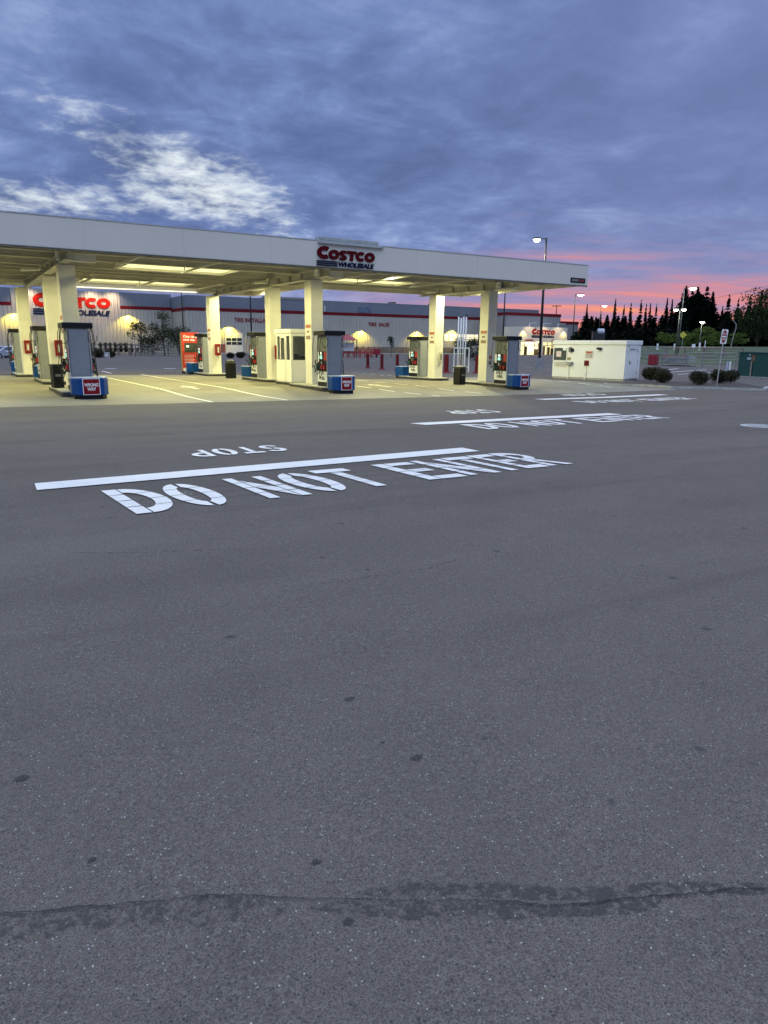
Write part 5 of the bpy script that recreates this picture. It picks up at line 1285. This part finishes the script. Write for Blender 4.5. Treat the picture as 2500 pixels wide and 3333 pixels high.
for x in (123, 127.8, 132.6): o = MB(); o.box(x - .05, x + .05, 131.4, 133.94, 7.35, 7.45); o.box(x - .05, x + .05, 133.95, 134.1, 6.56, 7.45); o.build('flood_arm', WHITE, st)
lamp('POINT', 'doorway_lamp', (128, 136.0, 2.6), 500, (1, .88, .55), .2, parent=st)
# ============================================================ TERRAIN BEYOND THE LOT
GRASS = mat('bank_grass', (.045, .060, .020), .9, var=.25, scale=.6, bump=.6, bscale=8)
def bank():
    o = MB(); pxs = [1900, 2000, 2090, 2200, 2300, 2400, 2500, 2700, 3000, 3400]
    rows = ((92, -.22), (97, .35), (106, 1.35), (118, 1.95), (160, 2.1), (420, 2.3))
    for i in range(len(pxs) - 1):
        for j in range(len(rows) - 1):
            (da, za), (db, zb_) = rows[j], rows[j + 1]
            q = [pol(pxs[i], da), pol(pxs[i + 1], da), pol(pxs[i + 1], db), pol(pxs[i], db)]
            o.quad((*q[0], za), (*q[1], za), (*q[2], zb_), (*q[3], zb_))
    return o
tag(bank().build('terrain', GRASS), kind='structure')
# ============================================================ TREES
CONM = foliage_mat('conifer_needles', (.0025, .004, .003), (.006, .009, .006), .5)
TRK = mat('dark_trunk', (.03, .024, .02), .9, var=.2)
def conifer_mesh(seed, h=18.0, w_=3.2, gapy=.25, bare=.12):
    rnd = random.Random(seed); o = MB(); o.keep = True
    z = h * bare; n_lv = int(38 + rnd.random() * 6)
    for k in range(n_lv):
        f = k / (n_lv - 1); z = h * (bare + (1 - bare) * f ** .9) ; r = w_ * (1 - f) ** .95 * rnd.uniform(.55, 1.2) + .10
        if rnd.random() < gapy * .5 and f > .25: continue
        nb = max(4, int(9 * (1 - f) + 4))
        for b in range(nb):
            if rnd.random() < gapy: continue
            a = 2 * pi * (b + rnd.random()) / nb; rr = r * rnd.uniform(.6, 1.15); dr = rr * rnd.uniform(.12, .42)
            ns = max(3, int(rr / .38))
            for s in range(ns):
                t0 = s / ns; cx_ = rr * t0 * cos(a); cy_ = rr * t0 * sin(a); cz_ = z - dr * t0 * t0 + (rr * .10 if t0 > .8 else 0)
                for _ in range(4):
                    L_ = rnd.uniform(.35, .85) * (1.15 - t0 * .45) * (.28 + .85 * (1 - f)); aa = a + rnd.uniform(-.9, .9); zz_ = rnd.uniform(-.45, .12)
                    dx, dy = cos(aa) * L_, sin(aa) * L_; wx = rnd.uniform(.10, .22)
                    o.poly([(cx_, cy_, cz_ + wx), (cx_ + dx, cy_ + dy, cz_ + zz_ * L_), (cx_ + dx * .4 - dy * .25, cy_ + dy * .4 + dx * .25, cz_ - wx * 2.2)])
    o.poly([(-.12, 0, h * .95), (.12, 0, h * .95), (0, 0, h * 1.03)])
    return o
CT = []
for s, (w_, gy, br) in enumerate(((2.7, .08, .08), (2.2, .22, .14), (3.5, .06, .06), (2.0, .34, .20), (2.6, .16, .12), (3.3, .18, .08))):
    t = thing('conifer_tree', '', 'conifer', group='dark conifers against the sunrise')
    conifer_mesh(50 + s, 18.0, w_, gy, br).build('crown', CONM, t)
    MB().tube([(0, 0, -.5), (0, 0, 9), (0, 0, 17.6)], .24, 7, .04).build('trunk', TRK, t)
    CT.append(t)
used = [False] * 6
def put_con(i, px, d, top, label, wsc=1.0, grp=None, zb=2.0):
    x, y = pol(px, d); h = hgt(px, top, d) - zb; s = h / 18.3
    if not used[i]: o = CT[i]; used[i] = True
    else: o = new_copy(CT[i], (0, 0, 0))
    o.location = (x, y, zb); o.scale = (s * wsc, s * wsc, s); o.rotation_euler = (0, 0, px * .37); o['label'] = label
    if grp: o['group'] = grp
    return o
SKY_T = [(0, 1902, 988, .82, 'first conifer of the skyline, left end above the shed window'), (2, 1924, 1028, .8, 'short conifer beside the first skyline conifer'), (3, 1948, 1012, .8, 'sparse conifer directly under the small distant lamp'),
 (0, 1992, 970, .80, 'dense pointed conifer tallest above the shed roof'), (3, 2021, 990, .9, 'thin sparse conifer right of the tallest shed-roof conifer'), (1, 2043, 983, .95, 'narrow conifer above the centre of the shed roof'), (3, 2075, 974, 1.0, 'open branched conifer above the shed roof corner'),
 (1, 2092, 985, .8, 'conifer with a straight spire just right of the shed corner'), (4, 2105, 985, .8, 'twin conifer close beside the straight spire'), (3, 2125, 987, .9, 'sparse leaning conifer right of the twin pair'), (0, 2158, 968, .95, 'dense conifer left of the two headed lamp'), (4, 2174, 973, .95, 'conifer immediately left of the two headed lamp'),
 (5, 2190, 992, .8, 'lower conifer behind the two headed lamp'), (2, 2214, 930, 1.8, 'big bushy conifer behind the tallest lamp'), (5, 2236, 945, 2.0, 'broad conifer in the high dark clump'), (2, 2252, 932, 1.7, 'highest topped conifer of the dark clump'), (5, 2282, 932, 1.9, 'rounded conifer right of the highest clump top'), (0, 2302, 948, 1.7, 'pointed conifer at the right end of the dark clump'),
 (3, 2355, 957, 1.35, 'airy conifer above the DO NOT ENTER sign'), (2, 2338, 995, .9, 'low rounded conifer left of the airy one'), (1, 2386, 969, 1.1, 'conifer above the bent pale pole'), (4, 2398, 1004, .8, 'short conifer beside the one above the bent pole'), (1, 2422, 960, 1.15, 'conifer with clear whorls right of the bent pole'), (5, 2438, 990, 1.0, 'small conifer before the leafy tree'), (0, 2457, 946, 1.15, 'tall conifer beside the leafy tree at the right edge')]
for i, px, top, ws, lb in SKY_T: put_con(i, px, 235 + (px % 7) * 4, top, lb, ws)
# broad ragged pines in the high clump
for i, (px, top, w_, lb) in enumerate(((2222, 958, 9.0, 'broad ragged pine left in the high dark clump, behind the tallest lamp'), (2262, 952, 7.5, 'broad ragged pine in the centre of the high dark clump'), (2292, 978, 8.0, 'broad ragged pine right in the high dark clump'))):
    d = 228; x, y = pol(px, d); h = hgt(px, top, d) - 2.0; t = thing('pine_tree', lb, 'pine', (x, y, 2.0), 0, 'broad pines in the clump')
    rnd = random.Random(300 + i); o = MB(); o.keep = True
    for k in range(34):
        f = rnd.random(); a = rnd.uniform(0, 2 * pi); r_ = w_ * .5 * (1 - f * .75) * rnd.uniform(.3, 1.0); leaf_cloud(o, rnd, (r_ * cos(a), r_ * sin(a), h * (.25 + .70 * f)), (1.5, 1.5, .75), 130, .42, shell=.1)
    o.build('crown', CONM, t); MB().tube([(0, 0, -.3), (.2, 0, h * .5), (0, 0, h * .92)], .3, 7, .06).build('trunk', TRK, t)
# the wood behind and below them
rnd = random.Random(9)
for k in range(58):
    px = 1895 + k * 11.3 + rnd.uniform(-5, 5)
    lo = 1030 if px < 2190 else 985 if px < 2310 else 1020
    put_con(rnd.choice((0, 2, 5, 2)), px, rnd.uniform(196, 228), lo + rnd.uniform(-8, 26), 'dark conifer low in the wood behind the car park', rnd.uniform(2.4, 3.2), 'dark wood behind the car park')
WOODM = CONM
# undergrowth at the foot of the wood
o = MB(); o.keep = True; rnd = random.Random(31)
for k in range(90):
    q = pol(1880 + k * 8.2, 188 + rnd.uniform(-4, 8)); h = rnd.uniform(2.6, 4.6); leaf_cloud(o, rnd, (q[0], q[1], 2.0 + h * .45), (2.2, 2.2, h * .62), 95, .62, shell=.1)
tag(o.build('undergrowth', CONM), 'dark undergrowth along the foot of the wood', 'undergrowth', kind='stuff')
# leafy trees ------------------------------------------------------
def leafy(name, label, cat, x, y, z, h, w_, m_, seed, n=1600, leaf=.12, trunk=.22, sparse=1.0, grp=None, lobes=9):
    rnd = random.Random(seed); t = thing(name, label, cat, (x, y, z), 0, grp)
    tr_ = MB(); tr_.tube([(0, 0, -.2), (rnd.uniform(-.1, .1) * w_ * .2, 0, h * .4), (0, 0, h * .85)], max(.03, h * .018), 7, .01)
    o = MB(); o.keep = True
    for k in range(lobes):
        a = rnd.uniform(0, 2 * pi); f = rnd.random(); zz_ = h * (trunk + .12 + (0.86 - trunk) * f); rr = w_ * .5 * (1 - abs(f - .4) * 1.0) * rnd.uniform(.4, .85)
        c = (rr * cos(a), rr * sin(a), min(zz_, h * .9)); tr_.tube([(0, 0, h * trunk * rnd.uniform(.7, 1.6)), (c[0] * .6, c[1] * .6, c[2] * .9), c], h * .008, 5, .005)
        leaf_cloud(o, rnd, c, (w_ * .24 * sparse, w_ * .24 * sparse, h * .14 * sparse), n // lobes, leaf, shell=.2)
    o.build('crown', m_, t); tr_.build('trunk', BARK, t); return t
LG = foliage_mat('young_leaf', (.060, .090, .020), (.12, .155, .035), .8); LD = foliage_mat('dark_leaf', (.014, .023, .010), (.038, .052, .018), .5)
for i, (px, top, w_, lb) in enumerate(((2157, 1083, 3.0, 'young green tree just right of the shed on the grass bank'), (2212, 1078, 3.6, 'young green tree under the two lamps'), (2236, 1110, 1.6, 'smallest yellow green tree near the yellow diamond sign'), (2250, 1086, 3.0, 'young tree right of the yellow diamond sign'), (2287, 1066, 3.8, 'taller young tree under the low lamp post'), (2310, 1096, 1.9, 'small pale young tree left of the DO NOT ENTER sign'), (2325, 1082, 3.0, 'young tree close behind the DO NOT ENTER sign'), (2396, 1086, 3.4, 'young green tree right of the bent pole'))):
    d = 124 + (i % 3) * 3; x, y = pol(px, d); z = 1.9; leafy('young_tree', lb, 'tree', x, y, z, hgt(px, top, d) - z, w_, LG, 70 + i, 1300, .13, .12, 1.25, 'young green trees on the bank')
x, y = pol(2505, 150); leafy('leafy_tree', 'big dark green leafy tree at the right edge', 'tree', x, y, 2.0, hgt(2500, 938, 150) - 2.0, 13.0, LD, 91, 9000, .22, .12, 1.15, None, 26)
x, y = pol(2462, 165); leafy('leafy_tree', 'lower leafy tree left of the big one at the right edge', 'tree', x, y, 2.0, hgt(2462, 1000, 165) - 2.0, 7.0, LD, 92, 4000, .22, .10, 1.15, None, 16)
LS = foliage_mat('sparse_leaf', (.05, .052, .022), (.10, .095, .045), 1.2)
x, y = pol(458, 128); leafy('sapling', 'sparse leaved small tree above the plant stands', 'tree', x, y, -.2, hgt(458, 1046, 128) + .2, 4.2, LS, 101, 900, .16, .34, .8, 'sparse small trees by the store', 15)
x, y = pol(535, 124); leafy('sapling', 'taller sparse leaved tree left of the red display', 'tree', x, y, -.2, hgt(540, 1012, 124) + .2, 4.6, LS, 102, 1200, .17, .30, .8, 'sparse small trees by the store', 17)
x, y = pol(583, 120); leafy('bush', 'dense green bush directly left of the red display', 'bush', x, y, -.2, hgt(583, 1066, 120) + .2, 4.2, PLM, 103, 2200, .15, .05, 1.3, None, 12)
x, y = pol(500, 126); leafy('bush', 'low dark bush between the two sparse trees', 'bush', x, y, -.2, hgt(500, 1092, 126) + .2, 4.6, PLM, 104, 1600, .15, .05, 1.3, None, 12)
x, y = pol(1273, 132); leafy('sapling', 'thin lone young tree before the wall right of TIRE SALES', 'tree', x, y, -.2, hgt(1273, 1098, 132) + .2, 1.5, PLM, 105, 500, .12, .45, 1.2, None, 6)
x, y = pol(1530, 100); leafy('bush', 'dark bush behind the white vent pipes', 'bush', x, y, -.2, 2.7, 3.8, PLM, 106, 1800, .14, .05, 1.3, None, 12)
x, y = pol(1500, 128); leafy('bush', 'dark bush under the lit window strip', 'bush', x, y, -.2, 3.2, 3.0, PLM, 107, 1200, .14, .05, 1.3, None, 9)
# ------------------------------------------------------------ bits on the bank
x, y = pol(2219, 116); t = thing('diamond_sign', 'small yellow diamond sign on the grass bank', 'road sign', (x, y, 1.7), -atan2(x, y))
MB().tube([(0, 0, 0), (0, 0, 1.6)], .04, 6).build('post', ALU, t); MB().box(-.38, .38, -.03, 0, -.38, .38).xf(Matrix.Translation((0, -.05, 1.9)) @ Matrix.Rotation(radians(45), 4, 'Y')).build('panel', mat('sign_yellow', (.55, .50, .06), .5), t)
for i, (px, top, h, w_, lb) in enumerate(((2140, 1118, 1.5, .24, 'white marker post on the bank behind the rails, leftmost'), (2195, 1119, 1.3, .20, 'white marker post on the bank left of the diamond sign'), (2257, 1120, 1.1, .45, 'broad white marker board on the bank'), (2277, 1115, 1.5, .22, 'white marker post right of the broad board'), (2294, 1108, 1.8, .10, 'thin white marker post below the low lamp'))):
    x, y = pol(px, 108); z = hgt(px, top, 108); t = thing('marker_post', lb, 'post', (x, y, z - h), -atan2(x, y), 'white marker posts on the bank'); MB().box(-w_ / 2, w_ / 2, -.05, .05, .5, h).build('panel', LABELW, t); MB().tube([(0, 0, -.6), (0, 0, .5)], .04, 6).build('post', ALU, t)
# overhead wires at the right
o = MB(); a = Vector((*pol(2560, 190), hgt(2560, 905, 190))); b = Vector((*pol(2200, 300), hgt(2200, 985, 300)))
pts = [tuple(a.lerp(b, k / 12) - Vector((0, 0, 4 * .9 * (k / 12) * (1 - k / 12)))) for k in range(13)]
tag(o.tube(pts, .035, 5).build('overhead_wire', DSTEEL), 'thin dark overhead wire above the treeline at the right', 'wire')
x, y = pol(1945, 150); t = thing('white_tank', 'pale rounded tank roof seen just above the shed roof', 'tank', (x, y, 0), -.6)
MB().tube([(-.2, 0, hgt(1945, 1080, 150)), (1.0, 0, hgt(1945, 1080, 150))], .62, 16).build('shell', mat('tank_pale', (.42, .44, .48), .5), t, smooth=False); MB().box(-1.2, 1.2, -.5, .5, 0, hgt(1945, 1080, 150)).build('stand', DSTEEL, t)
# ------------------------------------------------------------ tidy
for o in list(C.objects):
    if o.parent is None and o.type == 'EMPTY' and not o.children: bpy.data.objects.remove(o)
